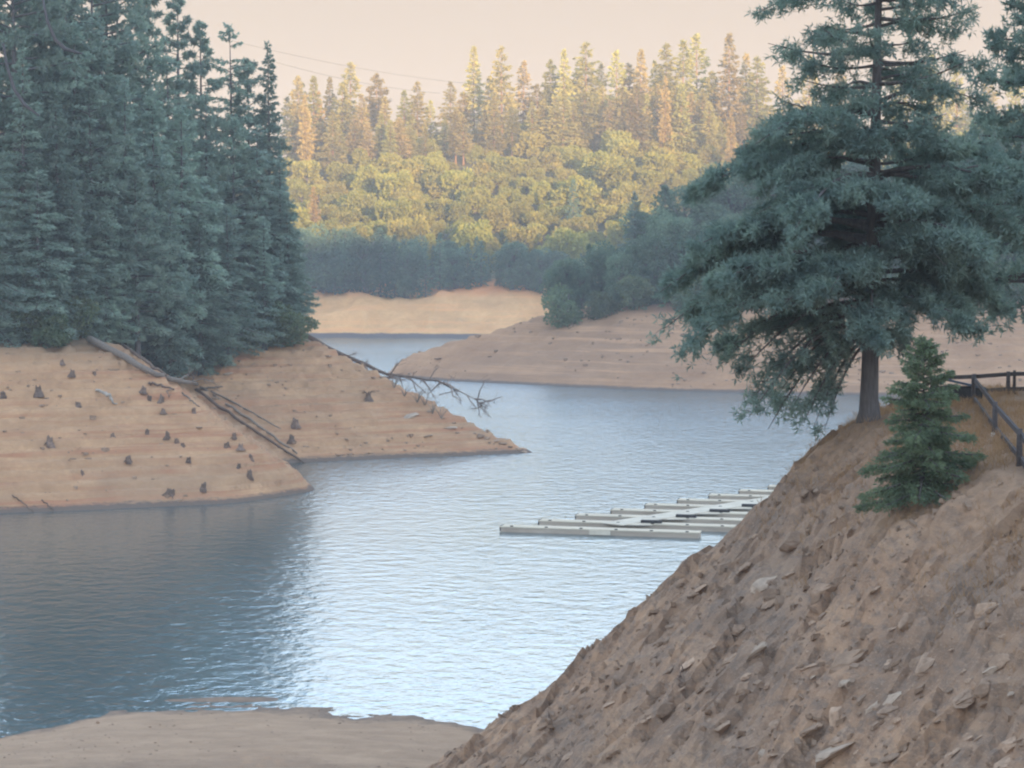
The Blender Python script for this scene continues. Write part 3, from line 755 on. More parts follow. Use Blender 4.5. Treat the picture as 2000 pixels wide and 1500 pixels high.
# ------------------------------------------------------------------ the big near tree
def near_tree():
    rng = np.random.default_rng(7)
    D0 = 86.0
    base = at(1697, 832, D0); bx, by = base[0], base[1]
    bz = min(gz(bx, by), base[2] + 0.3)
    m_px = D0 / FPX
    root = bpy.data.objects.new("pine_tree", None); COL.objects.link(root); root.location = (bx, by, bz)
    tag(root, "tall near pine on the foreground bank, its wide dark crown hanging over the water", "tree")
    H = 25.5
    t = MB()
    zz = np.concatenate([[-1.0, 0, 0.4, 1.0], np.linspace(2, H, 16)])
    rad = 0.39 * (1 - 0.93 * np.clip(zz / H, 0, 1)) + 0.13 * np.exp(-np.clip(zz, 0, None) / 0.5)
    P = np.stack([0.12 * (zz / 10), 0.0 * zz, zz], 1)
    t.tube(P, rad, 14, rng, 0.05)
    obj("trunk", t.mesh("near_trunk", True), BARK, root)
    # reach of the boughs (metres) to the left and right at each tip height
    def zt(py): return (832 - py) * m_px
    RL = [(zt(850), 4.8), (zt(800), 5.2), (zt(740), 5.6), (zt(720), 8.0), (zt(650), 8.8), (zt(600), 9.0), (zt(500), 8.6), (zt(430), 7.8), (zt(340), 6.0), (zt(200), 5.0), (zt(60), 4.7), (zt(-60), 4.2), (zt(-200), 2.6), (zt(-360), 0.6)]
    RR = [(zt(760), 0.8), (zt(700), 2.2), (zt(660), 3.4), (zt(620), 5.8), (zt(520), 6.8), (zt(400), 6.0), (zt(250), 4.8), (zt(60), 4.5), (zt(-60), 4.0), (zt(-200), 2.4), (zt(-360), 0.6)]
    leaf = MB()
    def bough(zb, tip, dens, sl, nmul=1.0, sag=0.12):
        """a limb from the trunk at height zb to a tip point, clothed in twigs and needle tufts"""
        b0 = np.array([0.12 * zb / 10, 0, zb]); tip = np.asarray(tip, float)
        v = tip - b0; L = np.linalg.norm(v)
        hd = unit(np.array([v[0], v[1], 0.0])); side = np.array([-hd[1], hd[0], 0.0])
        def pt(u):
            u = np.asarray(u)[..., None]
            return b0 + v * u + np.array([0, 0, 1.0]) * (sag * L * np.sin(pi * u) * (1 if v[2] < 0 else -0.5))
        w = MB(); uu = np.linspace(0, 1, 7)
        w.tube(pt(uu), np.linspace(0.018 * L + 0.02, 0.012, 7), 6, rng, 0.08)
        nt_ = max(4, int(L * 2.4))
        tw_u = rng.uniform(0.22, 1.0, nt_); sg = np.where(np.arange(nt_) % 2, 1, -1)
        tl = (0.42 * L * (1.12 - tw_u) + 0.35) * rng.uniform(0.5, 1.0, nt_)
        tip_tw = pt(tw_u) + hd * (tl * 0.6)[:, None] + side * (sg * tl * 0.8)[:, None] + np.array([0, 0, 1.0]) * (-0.22 * tl + rng.normal(size=nt_) * 0.12)[:, None]
        for a, c in zip(pt(tw_u), tip_tw):
            w.tube(np.array([a, (a + c) / 2 + np.array([0, 0, 0.05]), c]), [0.022, 0.014, 0.006], 4)
        obj("branch", w.mesh("near_branch", True), BARK, root)
        # tufts along twigs
        n = int(dens * L * 34 * nmul)
        k = rng.integers(0, nt_, n); s = rng.uniform(0.15, 1.08, n)
        C = pt(tw_u[k]) * (1 - s)[:, None] + tip_tw[k] * s[:, None] + rng.normal(size=(n, 3)) * np.array([0.17, 0.17, 0.15])
        C[:, 2] -= rng.exponential(0.10, n)
        kk = 9
        C = np.repeat(C, kk, 0)
        D = unit(rng.normal(size=(len(C), 3)) + hd * 0.5 + np.array([0, 0, -0.25]))
        V, F = sprays(C, D, sl * rng.uniform(0.6, 1.3, len(C)), 0.062, rng)
        leaf.add(V, F)
    nb = 118
    for i in range(nb):
        f = i / (nb - 1)
        z_tip = zt(690) + (zt(-360) - zt(690)) * min(1, max(0, f ** 1.12 + rng.normal() * 0.018))
        az = i * 2.39996 + rng.normal() * 0.25
        wl = (1 - cos(az)) / 2                       # 1 towards the left of the picture
        reach = (interp(z_tip, RL) * wl + interp(z_tip, RR) * (1 - wl)) * rng.uniform(0.66, 1.12)
        drop = np.interp(z_tip, [2, 8, 14, 24], [-0.26, -0.16, 0.02, 0.25]) + rng.normal() * 0.09
        zb = z_tip - drop * reach
        if zb < 3.7: zb = 3.7 + rng.uniform(0, 0.8)
        dens = np.interp(z_tip, [1.5, 3.5, 5.5, 10.0, 11.2, 14, 20], [0.9, 1.9, 2.8, 2.6, 1.2, 0.55, 0.5])
        bough(zb, (cos(az) * reach, sin(az) * reach * 0.85, z_tip), dens, 0.34)
    # the low boughs that hang over the water
    for tx, ty, zb in [(1462, 815, 4.2), (1500, 838, 4.0), (1470, 780, 4.6), (1590, 832, 3.6), (1440, 735, 5.0), (1545, 800, 4.0), (1400, 720, 5.4), (1330, 700, 5.8), (1600, 760, 3.9), (1570, 825, 3.8), (1610, 840, 3.5), (1520, 770, 4.3), (1300, 640, 6.4), (1290, 570, 7.4)]:
        tip = at(tx, ty, D0 + rng.uniform(-2.5, 2.0)) - np.array([bx, by, bz])
        bough(zb, tip, 0.5, 0.32, sag=0.16)
    obj("crown", leaf.mesh("near_crown"), F_MAIN, root)
near_tree()

# --- a second pine, mostly outside the frame to the right
P_EDGE = Proto("edge_pine", conifer(77, 25, 7.2, 0.16, 120, 110, 0.08, 0.40, 0.08, tuft=12, power=0.95, gap=0.06), BARK, F_MAIN, 25)
ep = at(2058, 770, 96)
plant(P_EDGE, "pine_tree", ep[0], ep[1], 25.0, 0.6, "pine mostly outside the picture, its tufted boughs entering at the upper right corner", "tree")

# --- young fir in front of the big trunk
P_YOUNG = Proto("young_fir", conifer(88, 6.0, 2.35, 0.03, 110, 420, 0.10, 0.24, 0.060, power=0.62, skirt=0.85, trunk_r=0.09), BARK, F_FIR, 6.0)
fp = on_ground(1795, 968, near_z, 45, 100)
plant(P_YOUNG, "young_fir", fp[0] + 0.12, fp[1], 5.45, 0.3, "young bushy green fir in front of the near pine's trunk", "tree", None, 0.94, z=fp[2] - 0.15)

# ------------------------------------------------------------------ floating dock
def dock():
    L_ends = [(965, 1040), (1053, 1027), (1125, 1016), (1196, 1005), (1263, 995.5), (1327, 986.5), (1387, 976.5), (1440, 968), (1492, 959)]
    pts = [on_water(px, py) for px, py in L_ends]
    r_end = on_water(1355, 1053)
    fv = (r_end - pts[0]); fl = np.linalg.norm(fv); fd = fv / fl
    n_ = np.array([-fd[1], fd[0], 0]); up = np.array([0, 0, 1.0])
    root = bpy.data.objects.new("floating_dock", None); COL.objects.link(root)
    root.location = tuple(pts[0])
    tag(root, "pale floating boat dock with slanted finger piers on the water beside the foreground bank", "dock")
    o0 = pts[0]
    # straighten the row of finger ends
    P = np.array(pts); tt = np.arange(9); A = np.stack([np.polyval(np.polyfit(tt, P[:, k], 1), tt) for k in range(3)], 1)
    for i in range(10):
        a = A[0] + (A[8] - A[0]) * i / 8 - o0
        ln = fl if i else fl
        me = MB(); me.box(a + fd * ln / 2 + n_ * 0.75 + up * 0.47, (fd, n_, up), (ln / 2, 0.75, 0.045))
        f = obj("finger_pier", me.mesh("finger_deck"), DOCKTOP, root)
        sk = MB(); sk.box(a + fd * ln / 2 + n_ * 0.75 + up * 0.185, (fd, n_, up), (ln / 2 - 0.05, 0.70, 0.235))
        obj("skirt", sk.mesh("finger_skirt"), DOCKSIDE, f)
        for u in np.linspace(0.06, 0.94, 6):
            cl = MB(); cl.box(a + fd * (ln * u) + n_ * 0.12 + up * 0.555, (fd, n_, up), (0.14, 0.05, 0.04)); obj("cleat", cl.mesh("dock_cleat"), RUBBER_AND_SHADE, f)
        bp = MB(); bp.box(a + fd * 0.03 + n_ * 0.75 + up * 0.30, (fd, n_, up), (0.05, 0.72, 0.22)); obj("bumper", bp.mesh("dock_bumper"), RUBBER_AND_SHADE, f)
    # walkway
    w0 = on_water(1192, 1037) - o0; wdv = (A[8] - A[0]); wd = wdv / np.linalg.norm(wdv); wn = np.array([-wd[1], wd[0], 0])
    wl = np.linalg.norm(wdv) * 1.16
    me = MB(); me.box(w0 + wd * (wl / 2) + up * 0.515 + n_ * 0.8, (wd, wn, up), (wl / 2, 1.25, 0.035))
    wk = obj("walkway", me.mesh("dock_walkway"), DOCKWALK, root)
    for i in range(9):
        c = w0 + wdv / 8 * (i + 0.5) + n_ * 0.8
        if i < 6:
            bx_ = MB(); bx_.box(c + fd * 2.1 - n_ * 0.6 + up * 0.60, (fd, n_, up), (0.95, 0.30, 0.16)); obj("shade_block", bx_.mesh("shade_block"), RUBBER_AND_SHADE, root)  # dark blocks stand in for the shaded openings at the crossings
        # triangular gussets at the crossings
        g = MB(); p0 = w0 + wdv / 8 * i + n_ * 0.75
        V = [p0 + fd * 1.0, p0 + fd * 3.6 + n_ * 0.6, p0 + wd * 2.6 + fd * 0.9, p0 + fd * 1.0 + up * 0.0]
        V = [v + up * 0.50 for v in V[:3]] + [v + up * 0.44 for v in V[:3]]
        g.add(V, [(0, 1, 2, 2), (3, 5, 4, 4), (0, 3, 4, 1), (1, 4, 5, 2), (2, 5, 3, 0)])
        mg = bpy.data.meshes.new("gusset"); mg.from_pydata([tuple(v) for v in V], [], [(0, 1, 2), (3, 5, 4), (0, 3, 4, 1), (1, 4, 5, 2), (2, 5, 3, 0)])
        obj("gusset", mg, DOCKWALK, root)
    # pale end board with two seams in the middle of the first finger
    eb = MB(); eb.box(fd * (fl * 0.535) - n_ * 0.04 + up * 0.30, (fd, n_, up), (0.95, 0.03, 0.20)); obj("end_board", eb.mesh("dock_end_board"), DOCKWALK, root)
dock()

# ------------------------------------------------------------------ fence on the terrace
def fence():
    def gp(px, D):
        x = (px - 1000) / FPX * D
        return np.array([x, D, gz(x, D)])
    def make(name, posts, label, tops, rail_h, hide_first=False, pr=0.10):
        root = bpy.data.objects.new(name, None); COL.objects.link(root)
        root.location = tuple(posts[0])
        tag(root, label, "fence")
        o = posts[0]
        for p, h in zip(posts, tops):
            m = MB(); m.tube(np.array([p - o + np.array([0, 0, -0.5]), p - o + np.array([0, 0, h * 0.5]), p - o + np.array([0, 0, h])]), [pr * 1.1, pr, pr * 0.92], 8)
            obj("post", m.mesh("fence_post", True), FENCEWOOD, root)
        for a, b, ha, hb in zip(posts[:-1], posts[1:], tops[:-1], tops[1:]):
            for rh in rail_h:
                A = a - o + np.array([0, 0, ha * rh]); B = b - o + np.array([0, 0, hb * rh])
                d = unit(B - A); s = unit(np.cross(d, [0, 0, 1])); u = np.cross(s, d)
                m = MB(); m.box((A + B) / 2 - s * 0.06, (d, s, u), (np.linalg.norm(B - A) / 2 + 0.06, 0.045, 0.095))
                obj("rail", m.mesh("fence_rail"), FENCEWOOD, root)
    a = [gp(1822, 97.5), gp(1905, 96.5), gp(1971, 96), gp(2062, 95.5)]
    make("rail_fence", a, "dark two-rail wooden fence running level along the terrace edge", [1.1] * 4, (0.88, 0.24))
    b = [gp(1903, 91.0), gp(1946, 76.0), gp(1995, 66.5), gp(2060, 60)]
    make("rail_fence", b, "dark wooden fence stepping down the bank toward the picture's right edge", [1.35, 1.25, 1.2, 1.2], (0.82, 0.18))
    c = gp(1983, 96.2)
    m = MB(); m.tube(np.array([[0, 0, -0.4], [0, 0, 1.12]]), [0.08, 0.075], 8)
    o = obj("spare_post", m.mesh("spare_post", True), FENCEWOOD, None, tuple(c)); tag(o, "single dark post set close beside the level fence's middle post", "post")
    # small white stone at the foot of the stepping fence
    return gp
gpix = fence()

def lid_box():
    p = gpix(1884, 93.0)
    root = bpy.data.objects.new("storage_box", None); COL.objects.link(root); root.location = tuple(p)
    tag(root, "dark low box with a slanted blue-grey lid beside the fence corner", "box")
    I = np.eye(3)
    m = MB(); m.box((0, 0, 0.35), I, (0.75, 0.5, 0.36)); obj("body", m.mesh("box_body"), RUBBER_AND_SHADE, root)
    c, s = cos(-0.22), sin(-0.22)
    m = MB(); m.box((-0.05, 0, 0.86), ((c, 0, s), (0, 1, 0), (-s, 0, c)), (0.95, 0.62, 0.05)); obj("lid", m.mesh("box_lid"), LIDBLUE, root)
lid_box()

# ------------------------------------------------------------------ rocks
def rock_mesh(seed, flat=0.5, cuts=9):
    """angular rock: a ball of points cut by random planes"""
    rng = np.random.default_rng(seed)
    bm_v = []
    n1, n2 = 7, 10
    for i in range(n1):
        th = pi * (i + 0.5) / n1
        for j in range(n2):
            a = 2 * pi * (j + 0.5 * (i % 2)) / n2
            bm_v.append((sin(th) * cos(a), sin(th) * sin(a), cos(th)))
    V = np.array(bm_v)
    for _ in range(cuts):
        nrm = unit(rng.normal(size=3)); d = rng.uniform(0.45, 0.8)
        e = V @ nrm - d
        V = np.where((e > 0)[:, None], V - e[:, None] * nrm, V)
    V = V * np.array([1, rng.uniform(0.55, 0.9), flat]) + rng.normal(size=V.shape) * 0.02
    top, bot = V[:n2].mean(0), V[-n2:].mean(0)
    F = []
    for i in range(n1 - 1):
        for j in range(n2):
            F.append((i * n2 + j, (i + 1) * n2 + j, (i + 1) * n2 + (j + 1) % n2, i * n2 + (j + 1) % n2))
    V = np.vstack([V, top, bot]); a, b = len(V) - 2, len(V) - 1
    for j in range(0, n2, 2):
        F.append((a, j, (j + 1) % n2, (j + 2) % n2)); k = (n1 - 1) * n2
        F.append((b, k + (j + 2) % n2, k + (j + 1) % n2, k + j))
    return mesh_from("rock", V, F)
ROCKS = [rock_mesh(200 + i, (0.35, 0.5, 0.65, 0.28)[i % 4]) for i in range(8)]
PROCKS = [rock_mesh(220 + i, 0.32) for i in range(4)]
for m_ in ROCKS: m_.materials.append(ROCK)
for m_ in PROCKS: m_.materials.append(PALEROCK)

def rocks():
    rng = random.Random(9)
    def put(me, p, s, label, group=None, tilt=0.5, name="rock", cat="rock"):
        o = bpy.data.objects.new(name, me); COL.objects.link(o)
        o.location = tuple(p); o.scale = s if isinstance(s, tuple) else (s, s, s)
        o.rotation_euler = (rng.uniform(-0.25, 0.25), -tilt + rng.uniform(-0.2, 0.2), rng.uniform(-0.6, 0.9))
        tag(o, label, cat, group); return o
    big = [(1622, 1468, 0.95, "largest pale flat slab at the bottom edge of the foreground slope", 1), (1745, 1362, 0.55, "pale elongated rock right of centre on the lower foreground slope", 1),
           (1712, 1378, 0.42, "pale rock just left of the elongated one on the lower foreground slope", 1), (1478, 1270, 0.6, "pale jutting rock on the slope directly below the dock's right end", 1), (1488, 1140, 0.7, "long pale slab high on the slope's water edge below the dock", 1),
           (1935, 1310, 0.5, "yellowish rock on the slope near the picture's right edge", 1), (1555, 1050, 0.8, "smooth grey slab below the dead root on the slope's water edge", 0), (1500, 1180, 0.6, "rounded brown rock in the upper left of the rocky slope", 0),
           (1350, 1290, 0.55, "pinkish-brown rock midway down the slope's left edge", 0), (1410, 1420, 0.5, "brown rock low on the slope near the bottom middle", 0), (1660, 1290, 0.8, "big brown rounded outcrop in the middle of the foreground slope", 0)]
    for i, (px, py, s, l, pale) in enumerate(big):
        p = on_ground(px, py, near_z, 40, 112)
        put((PROCKS if pale else ROCKS)[i % 4], p - np.array([0, 0, 0.12 * s]), (s * 1.0, s * 0.8, s * 0.75), l)
    n = 0
    while n < 130:
        px, py = rng.uniform(1000, 2000), rng.uniform(960, 1500)
        edge_y = interp(px, [(940, 1435), (1060, 1370), (1200, 1245), (1330, 1120), (1440, 1040), (1500, 960), (1700, 900), (2000, 900)])
        if py < edge_y + 25: continue
        if px > 1650 and py < 1120 + (px - 1650) * 0.2: continue
        p = on_ground(px, py, near_z, 40, 112)
        s = 0.12 + 0.35 * rng.random() ** 2.2
        put(rng.choice(ROCKS if rng.random() < 0.93 else PROCKS), p - np.array([0, 0, 0.25 * s]), (s * 1.2, s, s * 1.1), "small angular rock lying loose on the brown foreground slope", "loose rocks on the foreground slope")
        n += 1
    # rocks along the crest line of the second bare point and on its face
    for i, (px, py) in enumerate([(905, 832), (930, 842), (955, 853), (972, 857), (985, 862), (1000, 868), (1015, 873), (870, 812), (845, 800), (890, 822), (942, 848), (1028, 878)]):
        p = on_ground(px - 4, py + 5, left_z, 200, 330)
        put(ROCKS[i % 8], p, rng.uniform(0.35, 0.7), "dark rock on the second bare point's crest, %s of twelve counting up from its tip" % ORD[sorted([905, 930, 955, 972, 985, 1000, 1015, 870, 845, 890, 942, 1028], reverse=True).index(px)], "rocks along the crest of the second bare point", 0.2)
    for px, py, s, l in [(878, 836, 1.1, "pale oblong slab lying alone near the tip of the second bare point"), (800, 815, 1.5, "long pale rock streak midway down the second bare point"), (836, 852, 0.7, "dark upright rock below the pale streak on the second bare point"),
                         (445, 732, 0.9, "pale rock on the upper face of the second bare point"), (860, 700, 1.2, "dark block near the waterline of the middle bank's tip")]:
        fn, d0, d1 = (mid_z, 350, 520) if px == 860 else (left_z, 200, 330)
        p = on_ground(px, py, fn, d0, d1)
        put((PROCKS if "pale" in l else ROCKS)[int(s * 10) % 4], p, (s * 1.3, s * 0.7, s * 0.6), l, None, 0.2)
    p = gpix(1944, 75.3)
    o = put(PROCKS[1], p + np.array([0, 0, 0.05]), (0.14, 0.12, 0.3), "small white stone at the foot of the stepping fence", None, 0.1); o.data = o.data.copy(); o.data.materials[0] = WHITEPAINT
    p = on_ground(191, 1413, near_z, 90, 118)
    put(ROCKS[2], p + np.array([0, 0, 0.06]), (0.11, 0.1, 0.16), "small dark stone alone on the pale silt beach", None, 0.0)
rocks()

# ------------------------------------------------------------------ stumps and fallen wood
def stump_mesh(seed):
    rng = np.random.default_rng(seed)
    m = MB()
    k = 9; hs = [-0.5, 0.0, 0.15, 0.5, 0.9]; rs = [0.75, 0.6, 0.5, 0.44, 0.42]
    lob = rng.uniform(0.75, 1.35, k); V = []
    for h, r in zip(hs, rs):
        w = max(0, 1 - h * 1.6)
        for j in range(k):
            a = 2 * pi * j / k
            rr = r * (1 + (lob[j] - 1) * (0.3 + w))
            V.append((rr * cos(a), rr * sin(a), h + (rng.uniform(-0.28, 0.35) if h == 0.9 else 0)))
    V.append((0, 0, 0.55))
    F = [(i * k + j, i * k + (j + 1) % k, (i + 1) * k + (j + 1) % k, (i + 1) * k + j) for i in range(4) for j in range(k)]
    c = len(V) - 1; b = 4 * k
    F += [(c, b + j, b + (j + 1) % k, b + (j + 1) % k) for j in range(k)]
    F3 = [f for f in F if len(set(f)) == 3]
    me = bpy.data.meshes.new("stump")
    me.from_pydata([tuple(v) for v in V], [], [f if len(set(f)) == 4 else (f[0], f[1], f[2]) for f in F])
    me.materials.append(STUMPWOOD)
    # roots splayed over the washed-out soil
    r = MB()
    for q in range(5):
        a = rng.uniform(0, 6.28); L = rng.uniform(0.6, 1.1)
        r.tube(np.array([[0.25 * cos(a), 0.25 * sin(a), 0.18], [0.5 * cos(a), 0.5 * sin(a), 0.10], [L * cos(a), L * sin(a), -0.25]]), [0.12, 0.10, 0.04], 5)
    rm = r.mesh("stump_roots"); rm.materials.append(STUMPWOOD)
    return me, rm
STUMPS = [stump_mesh(300 + i) for i in range(5)]

def stumps():
    rng = random.Random(12)
    A = [(141, 728, 0.9), (184, 732, 0.8), (76, 764, 1.15), (6, 772, 1.0), (152, 787, 1.0), (280, 761, 0.9), (292, 776, 0.9), (315, 781, 1.0), (319, 804, 0.8), (96, 863, 1.3), (220, 849, 0.75), (287, 843, 0.8), (327, 852, 0.75), (345, 861, 0.85), (357, 866, 0.7),
         (443, 868, 1.0), (457, 849, 0.85), (470, 870, 0.9), (250, 896, 1.05), (369, 897, 0.85), (490, 893, 0.75), (467, 907, 0.65), (487, 925, 0.9), (161, 921, 0.6), (332, 962, 1.5), (397, 950, 0.95), (378, 803, 0.8), (121, 705, 0.7)]
    named = {96: "wide stump with a hollow dark side standing alone on the near sandy point", 76: "tall dark stump near the left edge high on the near sandy point", 6: "grey-topped stump cut by the picture's left edge",
             332: "largest tilted stump close to the water on the near sandy point", 397: "squat stump right of the largest tilted one near the water", 250: "low dark stump in the middle of the near sandy point",
             443: "first of three stumps clustered beside the log track", 457: "upper of three stumps clustered beside the log track", 470: "third of three stumps clustered beside the log track"}
    def band(py): return "highest" if py < 795 else "middle" if py < 880 else "lowest"
    for i, (px, py, s) in enumerate(A):
        same = sorted(q[0] for q in A if band(q[1]) == band(py))
        p = on_ground(px, py + 4, left_z, 190, 330)
        me, rm = STUMPS[i % 5]
        o = bpy.data.objects.new("tree_stump", me); COL.objects.link(o)
        o.location = tuple(p - np.array([0, 0, 0.1])); s2 = s * 0.6
        o.scale = (s2, s2, s2 * rng.uniform(0.8, 1.3)); o.rotation_euler = (rng.uniform(-0.15, 0.15), rng.uniform(-0.15, 0.25), rng.uniform(0, 6.28))
        tag(o, named.get(px, "small dark stump, %s from the left in the near sandy point's %s band of stumps" % (ORD[same.index(px)], band(py))), "stump", "stumps on the near sandy point")
        obj("root", rm, None, o)
    for i, (px, py, s, l) in enumerate([(577, 828, 0.8, "single dark stump on the face of the second bare point"), (570, 860, 0.7, "faint low stump below the single one on the second bare point"), (719, 776, 0.75, "dark stump with dead sprouts high on the second bare point")]):
        p = on_ground(px, py + 3, left_z, 190, 330); me, rm = STUMPS[i]
        o = bpy.data.objects.new("tree_stump", me); COL.objects.link(o); o.location = tuple(p); o.scale = (s, s, s); tag(o, l, "stump"); obj("root", rm, None, o)
        if i == 2:
            r = np.random.default_rng(5); m = MB()
            for q in range(9):
                a = r.uniform(0, 6.28); L = r.uniform(0.8, 1.9)
                m.tube(np.array([[0, 0, 0.4], [0.4 * L * cos(a), 0.4 * L * sin(a), 0.6 + 0.4 * L], [L * cos(a), L * sin(a), 0.7 + 0.3 * L]]), [0.09, 0.06, 0.03], 5)
            obj("sprout", m.mesh("dead_sprout"), STUMPWOOD, o)
stumps()

def log_between(name, P, R, label, mat=DEADWOOD, twigs=0, seed=0, cat="log", bark=0.08):
    """a fallen trunk along points P with radii R, its broken limbs as parts"""
    rng = np.random.default_rng(seed); P = np.asarray(P, float)
    s = np.linspace(0, 1, len(P)); u = np.linspace(0, 1, 14)
    Q = np.stack([np.interp(u, s, P[:, k]) for k in range(3)], 1); rr = np.interp(u, s, R) * 0.72
    Q[1:-1] += rng.normal(size=(12, 3)) * 0.06
    m = MB(); m.tube(Q - P[0], rr, 9, rng, bark)
    o = obj(name, m.mesh(name, True), mat, None, tuple(P[0])); tag(o, label, cat)
    for q in range(twigs):
        uu = rng.uniform(0.25, 1.0); b = np.array([np.interp(uu, u, Q[:, k]) for k in range(3)]) - P[0]
        ax_ = unit(P[-1] - P[0]); d = unit(ax_ * 0.9 + rng.normal(size=3) * 0.7 + np.array([0, 0, 0.15])); L = rng.uniform(1.0, 4.5) * (1.2 - uu * 0.4)
        e1 = b + d * L * 0.5 + rng.normal(size=3) * 0.15; e2 = b + d * L + rng.normal(size=3) * 0.4 - np.array([0, 0, 0.25 * L * rng.random()])
        m = MB(); r0 = 0.045 + 0.02 * L
        m.tube(np.array([b, e1, e2]), [r0, r0 * 0.7, r0 * 0.3], 5)
        for w in range(4):
            f = e1 + (e2 - e1) * rng.uniform(0, 1); m.tube(np.array([f, f + unit(d + rng.normal(size=3) * 0.8) * L * 0.22, f + unit(d + rng.normal(size=3) * 0.8) * L * 0.42]), [0.035, 0.028, 0.014], 4)
        obj("branch", m.mesh("log_branch"), mat, o)
    return o

def fallen_wood():
    g = lambda px, py, dz=0.0: on_ground(px, py, left_z, 190, 330) + np.array([0, 0, dz])
    log_between("fallen_log", [g(175, 672, 0.5), g(230, 700, 0.45), g(300, 738, 0.4), g(345, 752, 0.5), g(385, 757, 0.45)], [0.62, 0.55, 0.45, 0.38, 0.30], "thick grey fallen log slanting from the forest down to the log track", twigs=3, seed=1)
    log_between("fallen_log", [g(228, 672, 0.4), g(275, 705, 0.35), g(325, 740, 0.3)], [0.30, 0.26, 0.2], "thin dark straight log lying above the thick grey one", STUMPWOOD, seed=2)
    log_between("fallen_log", [g(383, 768, 0.35), g(450, 815, 0.35), g(520, 862, 0.3), g(600, 912, 0.25)], [0.28, 0.26, 0.22, 0.16], "long dark pole running down the gully to the water, lower of a pair", STUMPWOOD, seed=3)
    log_between("fallen_log", [g(392, 762, 0.35), g(460, 806, 0.35), g(530, 855, 0.3), g(580, 890, 0.25)], [0.24, 0.22, 0.2, 0.14], "long dark pole running down the gully, upper of a pair", DEADWOOD, seed=4)
    log_between("fallen_log", [g(412, 770, 0.3), g(480, 805, 0.3), g(548, 842, 0.25)], [0.17, 0.15, 0.1], "thin faded pole angled above the pair in the gully", DEADWOOD, seed=5)
    log_between("fallen_log", [g(290, 752, 0.3), g(340, 768, 0.3)], [0.22, 0.15], "short dark log just under the thick grey log's lower end", STUMPWOOD, twigs=1, seed=6)
    log_between("fallen_log", [g(355, 772, 0.3), g(372, 785, 0.3), g(390, 802, 0.3)], [0.16, 0.13, 0.08], "small stick branching off below the log crossing", DEADWOOD, seed=7)
    log_between("fallen_log", [g(382, 764, 0.3), g(435, 762, 0.3)], [0.22, 0.1], "short dark log end pointing right from the log crossing", DEADWOOD, seed=8)
    log_between("driftwood", [g(378, 682, 0.3), g(400, 664, 1.5), g(420, 662, 1.3), g(430, 672, 0.4)], [0.16, 0.28, 0.26, 0.12], "bleached arching root wad at the forest edge on the second bare point", PALEWOOD, twigs=4, seed=9, cat="driftwood")
    log_between("dead_snag", [g(322, 706, 1.6), g(335, 722, 0.6), g(362, 742, 0.3)], [0.12, 0.2, 0.26], "forked dark dead limb standing up beside the thin log", STUMPWOOD, twigs=2, seed=10, cat="snag")
    p = g(377, 750)
    log_between("dead_snag", [p - np.array([0, 0, 0.3]), p + np.array([0.05, 0, 0.8]), p + np.array([0.1, 0, 1.7])], [0.16, 0.14, 0.12], "short upright dead post beside the log crossing", STUMPWOOD, seed=11, cat="snag")
    p = g(352, 728)
    log_between("dead_snag", [p - np.array([0, 0, 0.3]), p + np.array([0.15, 0, 0.9]), p + np.array([-0.1, 0, 1.9])], [0.18, 0.15, 0.1], "curved dead stub next to the forked limb", STUMPWOOD, seed=12, cat="snag")
    log_between("driftwood", [g(188, 768, 0.2), g(212, 778, 0.25), g(222, 792, 0.1)], [0.2, 0.3, 0.12], "pale broken root lump with a dark hollow on the upper near point", PALEWOOD, twigs=1, seed=13, cat="driftwood")
    # bleached stick lines by the waterline
    log_between("driftwood", [g(24, 972, 0.1), g(45, 985, 0.1), g(64, 1000, 0.08)], [0.09, 0.08, 0.05], "thin dark stick near the water at the picture's left edge", STUMPWOOD, seed=14, cat="driftwood")
    log_between("driftwood", [g(82, 978, 0.1), g(92, 988, 0.1), g(105, 998, 0.08)], [0.08, 0.07, 0.05], "second thin dark stick near the water, right of the first", STUMPWOOD, seed=15, cat="driftwood")
    # fallen trees reaching from the crest of the second point out over the water
    A = [at(592, 652, 284), at(640, 680, 287), at(700, 705, 290), at(745, 728, 294), at(800, 737, 298), at(850, 742, 301), at(895, 765, 304)]
    log_between("fallen_tree", A, [0.5, 0.45, 0.38, 0.32, 0.26, 0.2, 0.1], "long dead tree fallen from the crest, its bare branches spread over the water", STUMPWOOD, twigs=26, seed=16, cat="fallen tree")
    A = [at(655, 698, 283), at(700, 722, 283), at(740, 735, 282), at(765, 745, 281)]
    log_between("fallen_tree", A, [0.3, 0.26, 0.22, 0.16], "shorter dead trunk lying under the long fallen tree along the crest", STUMPWOOD, twigs=6, seed=17, cat="fallen tree")
    A = [at(850, 741, 301), at(880, 755, 300), at(925, 778, 300), at(942, 792, 300)]
    log_between("fallen_tree", A, [0.16, 0.13, 0.08, 0.03], "slender bare limb tip trailing lowest over the water from the crest", STUMPWOOD, twigs=14, seed=18, cat="fallen tree")
    for i, (px, py) in enumerate([(790, 772), (815, 785), (845, 805), (862, 815), (770, 755), (830, 790)]):
        p = g(px, py + 3); r = np.random.default_rng(400 + i); m = MB()
        for q in range(7):
            a = r.uniform(0, 6.28); L = r.uniform(1.0, 2.4)
            m.tube(np.array([[0, 0, -0.1], [0.3 * L * cos(a), 0.2 * L * sin(a), 0.5 * L], [0.75 * L * cos(a), 0.5 * L * sin(a), 0.8 * L]]), [0.05, 0.035, 0.018], 4)
        o = obj("dead_brush", m.mesh("dead_brush"), DEADWOOD, None, tuple(p)); tag(o, "leafless twiggy brush on the crest below the fallen tree, %s from the forest" % ORD[sorted([790, 815, 845, 862, 770, 830]).index(px)], "brush", "leafless brush on the crest")
    # near bank: the dark dead root hooked out over the edge
    n = lambda px, py, dz=0.0, D=88.0: at(px, py, D) + np.array([0, 0, dz])
